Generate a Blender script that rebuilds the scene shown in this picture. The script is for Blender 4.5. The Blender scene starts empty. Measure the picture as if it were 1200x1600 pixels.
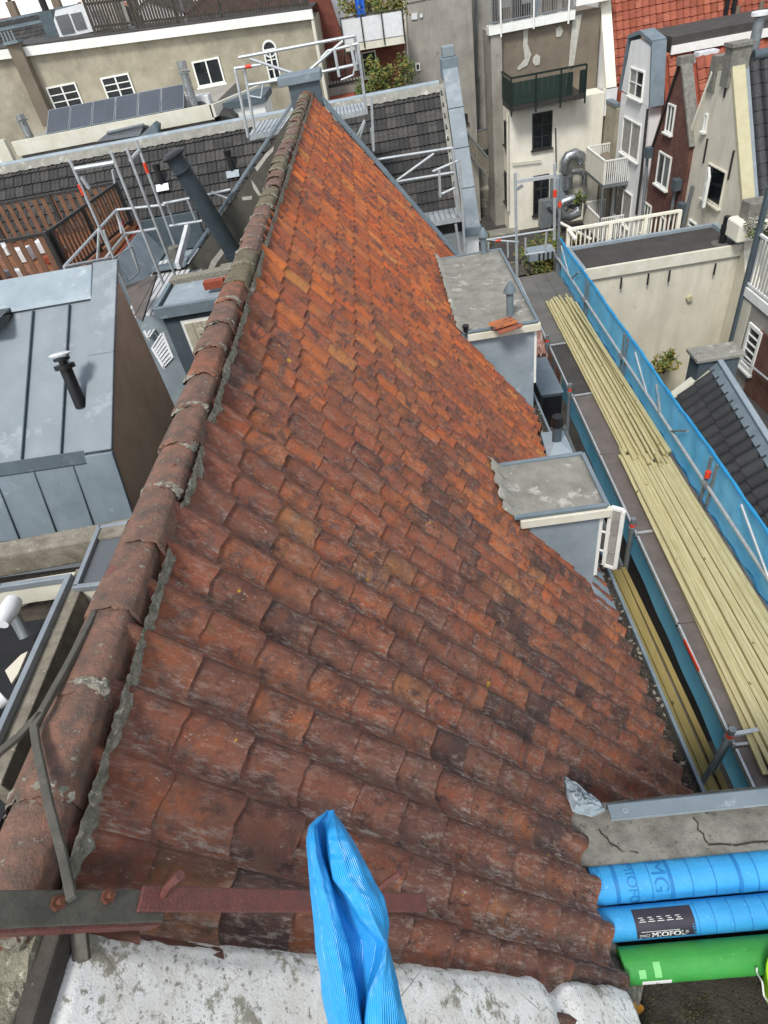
import bpy, bmesh, math, random
from mathutils import Vector, Matrix, noise as mn
random.seed(7)
SC = bpy.context.scene
COL = SC.collection
# ---------------------------------------------------------------- camera, sky, sun, exposure
V3 = Vector
FPX = 950.39
_y = V3((-50.0, -850.0, FPX)).normalized(); _z = -V3((215.0, 1050.0, FPX)).normalized(); _x = _y.cross(_z)
CR, CD, CF = [V3((_x[i], _y[i], _z[i])) for i in range(3)]      # right, down, forward in world axes
cam = bpy.data.cameras.new('camera'); camo = bpy.data.objects.new('camera', cam); COL.objects.link(camo)
cam.sensor_fit = 'VERTICAL'; cam.sensor_height = 36; cam.lens = FPX / 1600 * 36; cam.clip_start = 0.05; cam.clip_end = 2000
m = Matrix.Identity(4)
for i in range(3): m[i][0] = CR[i]; m[i][1] = -CD[i]; m[i][2] = -CF[i]
camo.matrix_world = m; SC.camera = camo
SUN_EL, SUN_AZ = 54.0, 207.0          # soft light from the upper left, behind the photographer
w = bpy.data.worlds.new('World'); SC.world = w; w.use_nodes = True
nt = w.node_tree; bg = nt.nodes['Background']
sky = nt.nodes.new('ShaderNodeTexSky'); sky.sky_type = 'NISHITA'; sky.sun_disc = False
sky.sun_elevation = math.radians(SUN_EL); sky.sun_rotation = math.radians(SUN_AZ); sky.dust_density = 0.5; sky.air_density = 1.1; sky.ozone_density = 1.0
hs = nt.nodes.new('ShaderNodeHueSaturation'); hs.inputs['Saturation'].default_value = 0.35; hs.inputs['Value'].default_value = 1.0
nt.links.new(sky.outputs[0], hs.inputs['Color']); nt.links.new(hs.outputs[0], bg.inputs[0]); bg.inputs[1].default_value = 0.11
sl = bpy.data.lights.new('sun', 'SUN'); sl.energy = 1.5; sl.angle = math.radians(14); sl.color = (1.0, 0.97, 0.92)
so = bpy.data.objects.new('sun', sl); COL.objects.link(so)
az = math.radians(SUN_AZ); el = math.radians(SUN_EL)
sd = V3((math.sin(az) * math.cos(el), math.cos(az) * math.cos(el), math.sin(el)))
so.rotation_euler = sd.to_track_quat('Z', 'Y').to_euler()
SC.view_settings.view_transform = 'Standard'; SC.view_settings.look = 'None'; SC.view_settings.gamma = 1; SC.view_settings.use_curve_mapping = False
SC.view_settings.exposure = 1.05
SC.render.engine = 'CYCLES'; SC.cycles.max_bounces = 6; SC.cycles.diffuse_bounces = 3; SC.cycles.glossy_bounces = 3; SC.cycles.transmission_bounces = 4; SC.cycles.caustics_reflective = False; SC.cycles.caustics_refractive = False

# ---------------------------------------------------------------- surveying: where the sight line through a photo point meets a plane
def RAY(px, py): return (px - 600) * CR + (py - 800) * CD + FPX * CF
def X(px, py, x): r = RAY(px, py); return r * (x / r.x)
def Y(px, py, y): r = RAY(px, py); return r * (y / r.y)
def Z(px, py, z): r = RAY(px, py); return r * (z / r.z)
def PL(px, py, p0, n): r = RAY(px, py); return r * (V3(n).dot(V3(p0)) / V3(n).dot(r))
UP = V3((0, 0, 1)); EX = V3((1, 0, 0)); EY = V3((0, 1, 0))

# ---------------------------------------------------------------- materials
def lin(h):
    h = h.lstrip('#'); c = [int(h[i:i + 2], 16) / 255 for i in (0, 2, 4)]
    return tuple(v / 12.92 if v < .04045 else ((v + .055) / 1.055) ** 2.4 for v in c) + (1,)
class NB:
    def __init__(s, name):
        s.m = bpy.data.materials.new(name); s.m.use_nodes = True; s.t = s.m.node_tree; s.b = s.t.nodes['Principled BSDF']
        s.pos = s.t.nodes.new('ShaderNodeNewGeometry').outputs['Position']
    def n(s, ty, **kw):
        o = s.t.nodes.new(ty)
        for k, v in kw.items(): setattr(o, k, v)
        return o
    def L(s, a, b): s.t.links.new(a, b)
    def map(s, scale, src=None, rot=(0, 0, 0)):
        o = s.n('ShaderNodeMapping'); s.L(src or s.pos, o.inputs[0]); o.inputs['Scale'].default_value = scale; o.inputs['Rotation'].default_value = rot; return o.outputs[0]
    def noise(s, scale, detail=5, rough=.6, vec=None, dist=0):
        o = s.n('ShaderNodeTexNoise'); o.inputs['Scale'].default_value = scale; o.inputs['Detail'].default_value = detail; o.inputs['Roughness'].default_value = rough; o.inputs['Distortion'].default_value = dist
        s.L(vec or s.pos, o.inputs['Vector']); return o.outputs[0]
    def ramp(s, f, lo, hi, a=0., b=1.):
        o = s.n('ShaderNodeMapRange'); s.L(f, o.inputs[0]); o.inputs[1].default_value = lo; o.inputs[2].default_value = hi; o.inputs[3].default_value = a; o.inputs[4].default_value = b; return o.outputs[0]
    def mix(s, f, a, b, mode='MIX'):
        o = s.n('ShaderNodeMix', data_type='RGBA', blend_type=mode)
        for k, v in ((0, f), (6, a), (7, b)):
            if hasattr(v, 'is_linked'): s.L(v, o.inputs[k])
            else: o.inputs[k].default_value = v
        return o.outputs[2]
    def math(s, op, a, b=0.):
        o = s.n('ShaderNodeMath', operation=op)
        for k, v in ((0, a), (1, b)):
            if hasattr(v, 'is_linked'): s.L(v, o.inputs[k])
            else: o.inputs[k].default_value = v
        return o.outputs[0]
    def bump(s, h, strength=.3, dist=.01):
        o = s.n('ShaderNodeBump'); o.inputs['Strength'].default_value = strength; o.inputs['Distance'].default_value = dist; s.L(h, o.inputs['Height']); s.L(o.outputs[0], s.b.inputs['Normal'])
    def done(s, col=None, rough=.8, metal=0., spec=.4):
        if col is not None:
            if hasattr(col, 'is_linked'): s.L(col, s.b.inputs['Base Color'])
            else: s.b.inputs['Base Color'].default_value = col
        if hasattr(rough, 'is_linked'): s.L(rough, s.b.inputs['Roughness'])
        else: s.b.inputs['Roughness'].default_value = rough
        s.b.inputs['Metallic'].default_value = metal; s.b.inputs['Specular IOR Level'].default_value = spec
        return s.m
MATS = {}
def surf(name, c1, c2=None, c3=None, scale=3., rough=.8, metal=0., bump=.25, bs=60., bd=.004, streak=0., spec=.35, thr=.62, f3=20.):
    """weathered surface: colour 1/2 in broad patches, colour 3 as finer specks or stains, optional vertical streaks"""
    b = NB(name); c = lin(c1)
    if c2:
        n1 = b.noise(scale, 6, .65); c = b.mix(b.ramp(n1, .36, .66), lin(c1), lin(c2))
    if streak:
        n2 = b.noise(1.6, 7, .7, b.map((1.1, 1.1, .16)), .4); c = b.mix(b.ramp(n2, .48, .75, 0, streak), c, lin(c2 or c1) if not c3 else lin(c3))
    if c3:
        n3 = b.noise(f3, 6, .7); c = b.mix(b.ramp(n3, thr, thr + .07, 0, .85), c, lin(c3))
    if bump: b.bump(b.noise(bs, 5, .65), bump, bd)
    r = rough
    if c2 and rough < .75: r = b.ramp(b.noise(scale * 2.3, 4), .3, .7, rough - .12, rough + .15)
    MATS[name] = b.done(c, r, metal, spec); return MATS[name]
def brickmat(name, c1, c2, cm, bw=.24, bh=.075, axis='x', ms=.012):
    b = NB(name); o = b.n('ShaderNodeTexBrick')
    sep = b.n('ShaderNodeSeparateXYZ'); b.L(b.pos, sep.inputs[0]); cmb = b.n('ShaderNodeCombineXYZ')
    b.L(sep.outputs[0 if axis == 'x' else 1], cmb.inputs[0]); b.L(sep.outputs[2], cmb.inputs[1]); b.L(cmb.outputs[0], o.inputs['Vector'])
    o.inputs['Color1'].default_value = lin(c1); o.inputs['Color2'].default_value = lin(c2); o.inputs['Mortar'].default_value = lin(cm)
    o.inputs['Scale'].default_value = 1; o.inputs['Brick Width'].default_value = bw; o.inputs['Row Height'].default_value = bh; o.inputs['Mortar Size'].default_value = ms
    c = b.mix(b.ramp(b.noise(2.5), .35, .7, 0, .5), o.outputs[0], lin(c2), 'MULTIPLY'); b.bump(o.outputs[1], -.3, .01)
    MATS[name] = b.done(c, .85); return MATS[name]

# ---------------------------------------------------------------- mesh building and naming
class MB:
    def __init__(s): s.v = []; s.f = []
    def add(s, vs, fs):
        o = len(s.v); s.v += [V3(p) for p in vs]; s.f += [tuple(i + o for i in f) for f in fs]; return s
    def poly(s, pts): return s.add(pts, [tuple(range(len(pts)))])
    def hexa(s, p):   # 4 bottom (ccw), 4 top
        return s.add(p, [(3, 2, 1, 0), (4, 5, 6, 7), (0, 1, 5, 4), (1, 2, 6, 5), (2, 3, 7, 6), (3, 0, 4, 7)])
    def box(s, x0, x1, y0, y1, z0, z1):
        return s.hexa([(x0, y0, z0), (x1, y0, z0), (x1, y1, z0), (x0, y1, z0), (x0, y0, z1), (x1, y0, z1), (x1, y1, z1), (x0, y1, z1)])
    def obox(s, o, u, v, w):   # corner + three edge vectors
        o, u, v, w = V3(o), V3(u), V3(v), V3(w)
        return s.hexa([o, o + u, o + u + v, o + v, o + w, o + u + w, o + u + v + w, o + v + w])
    def prism(s, pts, vec):
        n = len(pts); pts = [V3(p) for p in pts]; vec = V3(vec)
        return s.add(pts + [p + vec for p in pts], [tuple(range(n))[::-1], tuple(range(n, 2 * n))] + [(i, (i + 1) % n, n + (i + 1) % n, n + i) for i in range(n)])
    def bar(s, p0, p1, w, h, up=UP):
        p0, p1 = V3(p0), V3(p1); d = (p1 - p0).normalized(); a = d.cross(V3(up))
        if a.length < 1e-4: a = d.cross(EX)
        a.normalize(); b = a.cross(d)
        return s.obox(p0 - a * w / 2 - b * h / 2, a * w, b * h, p1 - p0)
    def tube(s, pts, r, n=8, cap=True):
        pts = [V3(p) for p in pts]; k = len(pts); rr = r if isinstance(r, (list, tuple)) else [r] * k; vs = []; ref = None
        for i, p in enumerate(pts):
            d = (pts[min(i + 1, k - 1)] - pts[max(i - 1, 0)]).normalized()
            a = d.cross(UP if abs(d.z) < .9 else EX) if ref is None else ref - d * ref.dot(d)
            a.normalize(); ref = a; b = d.cross(a)
            vs += [p + (a * math.cos(2 * math.pi * j / n) + b * math.sin(2 * math.pi * j / n)) * rr[i] for j in range(n)]
        fs = [(i * n + j, i * n + (j + 1) % n, (i + 1) * n + (j + 1) % n, (i + 1) * n + j) for i in range(k - 1) for j in range(n)]
        if cap: fs += [tuple(range(n))[::-1], tuple(range((k - 1) * n, k * n))]
        return s.add(vs, fs)
    def grid(s, fn, nu, nv):
        vs = [fn(i / nu, j / nv) for j in range(nv + 1) for i in range(nu + 1)]
        return s.add(vs, [(j * (nu + 1) + i, j * (nu + 1) + i + 1, (j + 1) * (nu + 1) + i + 1, (j + 1) * (nu + 1) + i) for j in range(nv) for i in range(nu)])
    def mesh(s, name, mat, smooth=False):
        me = bpy.data.meshes.new(name); me.from_pydata(s.v, [], s.f); me.materials.append(mat)
        bm = bmesh.new(); bm.from_mesh(me); bmesh.ops.recalc_face_normals(bm, faces=bm.faces); bm.to_mesh(me); bm.free()
        if smooth:
            me.polygons.foreach_set('use_smooth', [True] * len(me.polygons)); me.set_sharp_from_angle(angle=math.radians(smooth if smooth > 1 else 40))
        return me
    def build(s, name, mat, parent=None, smooth=False, bevel=0., solid=0.):
        o = bpy.data.objects.new(name, s.mesh(name, MATS[mat] if isinstance(mat, str) else mat, smooth)); put(o, parent)
        if solid: md = o.modifiers.new('s', 'SOLIDIFY'); md.thickness = solid
        if bevel: md = o.modifiers.new('b', 'BEVEL'); md.width = bevel; md.segments = 2; md.limit_method = 'ANGLE'
        return o
def put(o, parent):
    COL.objects.link(o)
    if parent is not None:
        o.parent = parent
        if parent.type == 'EMPTY': o.matrix_parent_inverse = Matrix.Translation(-parent.location)
    return o
def tag(o, label, cat, group=None, kind=None):
    if label: o['label'] = label
    if cat: o['category'] = cat
    if group: o['group'] = group
    if kind: o['kind'] = kind
    return o
def T(name, label, cat, loc=(0, 0, 0), group=None):
    o = bpy.data.objects.new(name, None); o.empty_display_size = .2; o.location = loc; COL.objects.link(o); return tag(o, label, cat, group)
def B(): return MB()
R_ = random.uniform
def ST(o): o['kind'] = 'structure'; return o
def STUFF(o): o['kind'] = 'stuff'; return o

# pan tiles -----------------------------------------------------------------------------------
def tile_prof(kind):
    if kind == 'pan':      # S shaped clay pan: roll on the near side, trough beyond
        return [(0, .022), (.12, .008), (.26, .001), (.40, .006), (.53, .020), (.65, .038), (.76, .051), (.86, .055), (.94, .046), (1.0, .024)]
    if kind == 'roman':    # tight machine pan
        return [(0, .012), (.12, .038), (.26, .044), (.40, .030), (.55, .008), (.75, .002), (.9, .012), (1.0, .022)]
    return [(0, .006), (.08, .022), (.2, .024), (.3, .006), (.5, .004), (.6, .02), (.72, .022), (.82, .006), (1.0, .004)]   # double rib concrete
def tile_geo(w, g, kind, lap=.07, th=.02, lift=.03, tail=.0, amp=1., chip=0):
    """local axes: x across, y down the slope, z out of the roof"""
    P = [(u, h * amp) for u, h in tile_prof(kind)]; n = len(P); L = g + lap; vs = []; fs = []
    for t in (0, 1):
        for u, h in P: vs.append((u * w * 1.02, -lap + t * L + (tail * math.sin(u * 6) if t else 0), h + lift * t))
    fs += [(i, i + 1, n + i + 1, n + i) for i in range(n - 1)]
    if chip:
        rc = random.Random(chip)
        for i in range(n, 2 * n):
            x, y, z = vs[i]; vs[i] = (x, y - (rc.uniform(.0, .004) if rc.random() < .9 else rc.uniform(.006, .02)), z)
    b0 = len(vs)
    for i_, (u, h) in enumerate(P): vs.append((u * w * 1.02, vs[n + i_][1] - .002 + tail * math.sin(u * 6), h + lift - th))
    fs += [(n + i, n + i + 1, b0 + i + 1, b0 + i) for i in range(n - 1)]
    c0 = len(vs); vs += [(w * 1.02, -lap, P[-1][1] - th), (w * 1.02, g, P[-1][1] + lift - th), (0, -lap, P[0][1] - th), (0, g, P[0][1] + lift - th)]
    fs += [(n - 1, 2 * n - 1, c0 + 1, c0), (0, n, c0 + 3, c0 + 2)]
    return vs, fs
def tile_mesh(name, w, g, kind, mat, **k):
    vs, fs = tile_geo(w, g, kind, **k); me = bpy.data.meshes.new(name); me.from_pydata([V3(v) for v in vs], [], fs); me.materials.append(MATS[mat])
    me.polygons.foreach_set('use_smooth', [True] * len(me.polygons)); me.set_sharp_from_angle(angle=math.radians(50)); return me
def tile_joined(name, mats4, w, g, kind, mat, parent, **k):
    """many tiles as one part; each carries its own random value"""
    vs, fs = tile_geo(w, g, kind, **k); av = []; af = []; rn = []
    for M4 in mats4:
        o = len(av); av += [M4 @ V3(v) for v in vs]; af += [tuple(i + o for i in f) for f in fs]; rn += [random.random()] * len(vs)
    me = bpy.data.meshes.new(name); me.from_pydata(av, [], af); me.materials.append(MATS[mat])
    a = me.attributes.new('rnd', 'FLOAT', 'POINT'); a.data.foreach_set('value', rn)
    me.polygons.foreach_set('use_smooth', [True] * len(me.polygons)); me.set_sharp_from_angle(angle=math.radians(50))
    o = bpy.data.objects.new(name, me); put(o, parent); o['kind'] = 'stuff'; return o
def basis(o, u, v, jit=0., jr=0.):
    u = V3(u).normalized(); v = V3(v).normalized(); n = u.cross(v).normalized()
    if n.z < 0: n = -n
    M4 = Matrix(((u.x, v.x, n.x, o[0]), (u.y, v.y, n.y, o[1]), (u.z, v.z, n.z, o[2]), (0, 0, 0, 1)))
    if jr: M4 = M4 @ Matrix.Translation((0, R_(-jit, jit), R_(0, jit * .6))) @ Matrix.Rotation(R_(-jr, jr), 4, 'Z') @ Matrix.Rotation(R_(-jr, jr) * .6, 4, 'X')
    return M4
# ---------------------------------------------------------------- material palette
Y0_, TW_, S00_, TG_ = .34, .2815, (-1.47 * .5855 + 2.02 * .8107) + 6.6 - 19 * .345, .345
def tilemat(name, pal, worn, speck, dark, D, amount=1., near=True, gl=(.62, .9, .35)):
    b = NB(name); at = b.n('ShaderNodeAttribute', attribute_name='rnd'); oi = b.n('ShaderNodeObjectInfo')
    r = b.math('FRACT', b.math('ADD', at.outputs['Fac'], b.math('MULTIPLY', oi.outputs['Random'], 1.0)))
    cr = b.n('ShaderNodeValToRGB'); b.L(r, cr.inputs[0]); e = cr.color_ramp; e.interpolation = 'CONSTANT'
    e.elements[0].position = 0; e.elements[0].color = lin(pal[0]); e.elements[1].position = pal_pos(pal, 1); e.elements[1].color = lin(pal[1])
    for i in range(2, len(pal)): k = e.elements.new(pal_pos(pal, i)); k.color = lin(pal[i])
    # course coordinates: along the eave, down the slope, out
    cm = b.n('ShaderNodeCombineXYZ')
    for i, ax in enumerate(((0, 1, 0), D)):
        d = b.n('ShaderNodeVectorMath', operation='DOT_PRODUCT'); b.L(b.pos, d.inputs[0]); d.inputs[1].default_value = ax; b.L(d.outputs['Value'], cm.inputs[i])
    vec = cm.outputs[0]; off = b.n('ShaderNodeVectorMath', operation='ADD'); b.L(vec, off.inputs[0])
    sc_ = b.n('ShaderNodeCombineXYZ'); b.L(b.math('MULTIPLY', r, 37.), sc_.inputs[2]); b.L(sc_.outputs[0], off.inputs[1]); tv = off.outputs[0]
    c = cr.outputs[0]
    c = b.mix(b.ramp(b.noise(9, 6, .7, tv), .42, .64, 0, .4), c, lin(worn))
    blot = b.noise(5.0, 8, .78, tv, .8); c = b.mix(b.ramp(blot, .51, .60, 0, .85), c, lin(dark))
    if near:
        sp = b.n('ShaderNodeSeparateXYZ'); b.L(b.pos, sp.inputs[0]); cs_ = b.n('ShaderNodeSeparateXYZ'); b.L(vec, cs_.inputs[0])
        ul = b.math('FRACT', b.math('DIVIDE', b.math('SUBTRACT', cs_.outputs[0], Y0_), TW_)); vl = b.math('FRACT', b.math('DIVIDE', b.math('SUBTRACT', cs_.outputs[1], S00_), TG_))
        big = b.noise(.5, 5, .65); yy = b.math('ADD', sp.outputs[1], b.math('MULTIPLY', big, 9.))
        wear = b.ramp(yy, 7., 15., 1., .05); lowdown = b.ramp(sp.outputs[2], -2.2, -3.4, .72, 1.); wr = b.math('MULTIPLY', wear, lowdown)
        soot = b.math('MULTIPLY', b.ramp(b.math('ADD', sp.outputs[1], b.math('MULTIPLY', b.noise(1.7, 6, .7), 3.)), 2.6, 6.2, 1., 0.), b.ramp(b.noise(7, 7, .75, tv), .3, .6, .35, .9))
        c = b.mix(b.math('MULTIPLY', soot, .8), c, lin('#63443b'))
        # rain-crusted grey trough, dirty dark roll; contrast deepened in colour as painted roll shading
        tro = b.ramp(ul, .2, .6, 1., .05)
        fine = b.ramp(b.noise(16, 7, .75, b.map((1.2, .5, 1), tv)), .34, .58)
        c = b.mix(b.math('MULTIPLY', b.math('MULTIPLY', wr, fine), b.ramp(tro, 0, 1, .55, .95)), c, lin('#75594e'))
        c = b.mix(b.math('MULTIPLY', b.ramp(b.noise(11, 7, .8, b.map((1, .45, 1), tv)), .52, .62), b.ramp(wr, 0, 1, .2, .85)), c, lin('#3d2d2b'))
        c = b.mix(b.math('MULTIPLY', wr, b.math('MULTIPLY', b.ramp(ul, .45, .85), b.ramp(b.noise(3.3, 5, .7, tv), .35, .6, .45, .95))), c, lin('#4c2f28'))  # dark stripe along each roll: dirt plus relief shading put into the colour
        r2 = b.math('FRACT', b.math('MULTIPLY', r, 7.13)); c = b.mix(b.math('MULTIPLY', b.math('MULTIPLY', b.ramp(r2, .78, .82), b.math('MULTIPLY', b.ramp(b.noise(.8, 4), .40, .52), b.ramp(yy, 9., 15., 1., .25))), b.ramp(b.noise(8, 6, .7, tv), .3, .6, .4, .9)), c, lin('#3f3230'))
        lich = b.noise(42, 6, .8, b.map((1.0, .22, 1), tv)); lm = b.math('MULTIPLY', b.ramp(lich, .50, .60), b.ramp(b.noise(3.2, 6, .75, tv), .39, .57))
        c = b.mix(b.math('MULTIPLY', b.math('MULTIPLY', lm, b.ramp(tro, 0, 1, .25, 1.)), b.ramp(wr, 0, 1, .12, .95)), c, lin(speck))
        sp2 = b.noise(95, 5, .7, b.map((1, .3, 1), tv)); c = b.mix(b.math('MULTIPLY', b.math('MULTIPLY', b.ramp(sp2, .60, .68), b.ramp(b.noise(6, 5, .7, tv), .45, .6)), b.ramp(wr, 0, 1, .1, .75)), c, lin('#c2b8ac'))
        ml = b.noise(20, 6, .8, tv); c = b.mix(b.math('MULTIPLY', b.ramp(ml, .54, .64), b.ramp(b.noise(.9, 5, .7), .48, .62, 0, .7)), c, lin('#55502f'))
        yl = b.noise(9, 2, .4); c = b.mix(b.ramp(yl, .775, .785, 0, .8), c, lin('#b98f2c'))
    else:
        c = b.mix(b.ramp(b.noise(30, 4, .7, tv), .6, .7, 0, .5), c, lin(speck))
    b.bump(b.noise(90, 7, .75, b.map((1, .45, 1), tv)), .6, .006)
    MATS[name] = b.done(c, b.ramp(b.noise(20, 4), .3, .7, gl[0], gl[1]), 0, gl[2])
def pal_pos(pal, i): return i / len(pal)
DS = V3((0.5855, 0, -0.8107)); NS = V3((0.8107, 0, 0.5855))
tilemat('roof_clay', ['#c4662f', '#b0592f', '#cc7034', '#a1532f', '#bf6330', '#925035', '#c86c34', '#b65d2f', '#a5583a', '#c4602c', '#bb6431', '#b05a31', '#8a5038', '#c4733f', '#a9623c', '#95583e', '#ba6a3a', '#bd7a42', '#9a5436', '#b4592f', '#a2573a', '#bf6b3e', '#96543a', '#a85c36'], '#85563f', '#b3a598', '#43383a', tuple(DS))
tilemat('far_clay', ['#94503c', '#8c4938', '#9c5640', '#86452f', '#97523e', '#a35f48'], '#85452f', '#7a4a3c', '#6c3a2c', (0, -.6, -.8), near=False)
tilemat('slate_tile', ['#3f3e3c', '#363534', '#474542', '#3b3a39', '#4c4945', '#333232'], '#383736', '#5c5a54', '#2a2929', (0, -.6, -.8), near=False)
tilemat('black_tile', ['#242426', '#2a2a2c', '#202022', '#303032'], '#28282b', '#505050', '#222224', (-.7, 0, -.7), near=False, gl=(.5, .7, .4))
surf('ridge_clay', '#825f4f', '#544942', '#8f8878', scale=11, bump=.9, bs=38, bd=.014, thr=.60, f3=22)
surf('ridge_moss', '#746a52', '#575042', '#aca58c', scale=9, bump=.9, bs=50, bd=.012, thr=.6, f3=60)
surf('ridge_orange', '#8c5a44', '#5f483e', '#9c9484', scale=11, bump=.9, bs=38, bd=.014, thr=.61, f3=24)
surf('mortar', '#9a9485', '#6a675b', '#d6d0c2', scale=22, bump=1., bs=45, bd=.02, thr=.58, f3=36)
surf('zinc', '#7b878e', '#6b787f', '#909ca2', scale=2.2, rough=.62, metal=.1, bump=.08, bs=12, thr=.6, f3=4)
surf('zinc_light', '#98a3a9', '#87939a', '#acb4b8', scale=2.2, rough=.62, metal=.1, bump=.08, bs=12, thr=.58, f3=3)
surf('zinc_blue', '#868e93', '#7c858a', '#92999d', scale=1.6, rough=.65, metal=.08, bump=.06, bs=8, thr=.55, f3=2.2)
surf('zinc_dark', '#566268', '#4b565c', '#677277', scale=2., rough=.6, metal=.1, bump=.06, bs=10, thr=.6, f3=3)
surf('lead', '#8f8d84', '#78766d', '#b2afa4', scale=3.5, rough=.7, bump=.3, bs=18, bd=.02, thr=.57, f3=3.2)
surf('whitepaint', '#eeeee8', '#e0e0d8', '#b8b6aa', scale=3, rough=.55, bump=.08, thr=.66, f3=12)
surf('offwhite', '#dcd8c8', '#ccc7b4', '#8f8a78', scale=2.4, rough=.7, bump=.1, thr=.68, f3=8)
def limemat():
    b = NB('limewash'); c = b.mix(b.ramp(b.noise(5, 6, .7), .4, .65), lin('#f2f1ec'), lin('#dedad0'))
    c = b.mix(b.ramp(b.noise(3.1, 9, .78), .535, .575, 0, .9), c, lin('#8f8a78')); c = b.mix(b.ramp(b.noise(26, 8, .75), .57, .62, 0, .85), c, lin('#7a7466')); c = b.mix(b.ramp(b.noise(70, 5, .7), .6, .66, 0, .8), c, lin('#a8a294'))
    vo = b.n('ShaderNodeTexVoronoi', feature='DISTANCE_TO_EDGE'); vo.inputs['Scale'].default_value = 3.2; b.L(b.pos, vo.inputs['Vector'])
    c = b.mix(b.math('MULTIPLY', b.ramp(vo.outputs['Distance'], 0, .012, .8, 0), b.ramp(b.noise(2.2, 3), .5, .6)), c, lin('#6a6456'))
    b.bump(b.noise(60, 8, .75), .7, .012); MATS['limewash'] = b.done(c, .85)
limemat()
surf('limewash_old', '#f2f1ec', '#e4e1d8', '#7a7466', scale=5, bump=.6, bs=80, bd=.01, thr=.56, f3=24)
surf('limestone', '#8f8a76', '#6d6858', '#c2bda8', scale=7, bump=1., bs=34, bd=.025, thr=.58, f3=30)
surf('rust', '#74403a', '#573833', '#946358', scale=9, rough=.5, bump=.8, bs=110, bd=.006, thr=.6, f3=90, spec=.6)
surf('iron', '#57544b', '#46443d', '#71604f', scale=12, rough=.6, bump=.5, bs=80, bd=.005, thr=.63, f3=30)
surf('rustbolt', '#6d4230', '#4c3026', None, scale=25, bump=.6, bs=90)
surf('concrete', '#86847b', '#67655d', '#4c4b44', scale=7, bump=.8, bs=80, bd=.012, thr=.58, f3=22)
surf('dirt', '#453f36', '#332f29', '#6b6556', scale=6, bump=1., bs=60, bd=.03, thr=.6, f3=22)
surf('debris', '#4a4238', '#2e2a25', '#8a7d68', scale=14, bump=1., bs=60, bd=.03, thr=.56, f3=40)
surf('deckboard', '#6d6560', '#5e5752', '#c9c5be', scale=3, rough=.75, bump=.2, bs=60, thr=.69, f3=9)
surf('alu', '#c6cacb', '#b0b5b6', None, scale=8, rough=.4, metal=.4, bump=.03)
surf('galv', '#90979a', '#7c8386', '#5f5a54', scale=9, rough=.5, metal=.5, bump=.06, thr=.66, f3=20)
surf('bagred', '#b86a50', '#d8d0c8', None, scale=7, rough=.5, bump=.1)
surf('redtape', '#d8452a', None, rough=.5, bump=0)
surf('bluenet', '#2f94cf', '#2583bd', None, scale=3, rough=.6, bump=.3, bs=160, bd=.003)
surf('tarpblue', '#1d95de', '#1888c8', None, scale=5, rough=.42, bump=.0)
surf('rollblue', '#3f9cd2', '#3490c8', '#62b0dc', scale=4, rough=.45, bump=.5, bs=22, bd=.012)
surf('rollprint', '#2474b0', None, rough=.5, bump=0)
surf('rollgreen', '#3c9340', '#35893c', '#4ea34a', scale=4, rough=.5, bump=.4, bs=22, bd=.010)
surf('labeldark', '#3a3640', '#322e38', None, rough=.4, bump=0); surf('labelwhite', '#d8d8d4', None, rough=.5, bump=0); surf('ink', '#2a2a2c', None, rough=.6, bump=0)
surf('lime', '#a5d422', '#98c61e', None, rough=.4, bump=0)
surf('stucco_cream', '#aca490', '#8d8674', '#b9b1a0', scale=1.1, bump=.4, bs=20, bd=.02, thr=.6, f3=4)
surf('stucco_grey', '#a5a096', '#8e8a80', '#77736a', scale=1., bump=.3, bs=25, thr=.6, f3=2.2, streak=.6)
surf('stucco_brown', '#7d7263', '#6f6557', '#5f574b', scale=1.6, bump=.2, bs=25, thr=.66, f3=3)
surf('stucco_patch', '#c2bfb4', '#aaa79b', None, scale=6, bump=.3)
surf('cream_wall', '#dad4c2', '#ccc6b3', '#a29b8a', scale=1.1, bump=.15, bs=25, thr=.68, f3=2.5, streak=.4)
surf('cream_wall2', '#efeadb', '#e4decc', '#a49c86', scale=1.3, bump=.15, bs=25, thr=.7, f3=3, streak=.3)
surf('white_wall', '#efefec', '#e4e4e0', '#a6a59e', scale=1.4, bump=.1, bs=25, thr=.7, f3=4, streak=.3)
surf('yellow_band', '#b9b292', '#aea686', '#968e70', scale=3, bump=.1, thr=.68, f3=7)
surf('darkgable', '#5d5b52', '#4b4a43', '#6e6b60', scale=2.4, bump=.4, bs=24, thr=.62, f3=6)
surf('mansardwall', '#c4b6a2', '#ac9e8b', '#cbbea9', scale=1.2, bump=.15, bs=20, thr=.62, f3=2.5, streak=.4)
surf('bitumen', '#4a4744', '#3c3a38', '#7d7a74', scale=1.6, bump=.25, bs=50, thr=.67, f3=3.5)
surf('bitumen_grey', '#6d6b66', '#5c5a56', '#8d8a82', scale=1.6, bump=.25, bs=50, thr=.66, f3=3.5)
surf('deckwood', '#8a5a3c', '#744a30', None, scale=5, rough=.55, bump=.1)
surf('fencebrown', '#7a5a46', '#684b39', '#8a6852', scale=4, rough=.7, bump=.2, thr=.64, f3=12)
surf('oldwood', '#4c463f', '#3a352f', '#7c756a', scale=5, bump=.5, bs=40, bd=.01, thr=.6, f3=14)
surf('greywood', '#8d8678', '#6d6659', '#b3ab98', scale=9, bump=.5, bs=50, bd=.008, thr=.6, f3=20)
surf('mouldwood', '#4f463b', '#38322b', '#6d6453', scale=8, bump=.6, bs=50, bd=.012, thr=.6, f3=22)
surf('shutterwood', '#bcb5a2', '#aaa28d', '#d0cabb', scale=6, bump=.25, bs=60, thr=.62, f3=14)
surf('pvc_dark', '#3f4a4f', '#364044', None, scale=3, rough=.45, bump=.03)
surf('blackplastic', '#1c1c1e', '#232325', None, scale=4, rough=.4, bump=.03)
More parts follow.
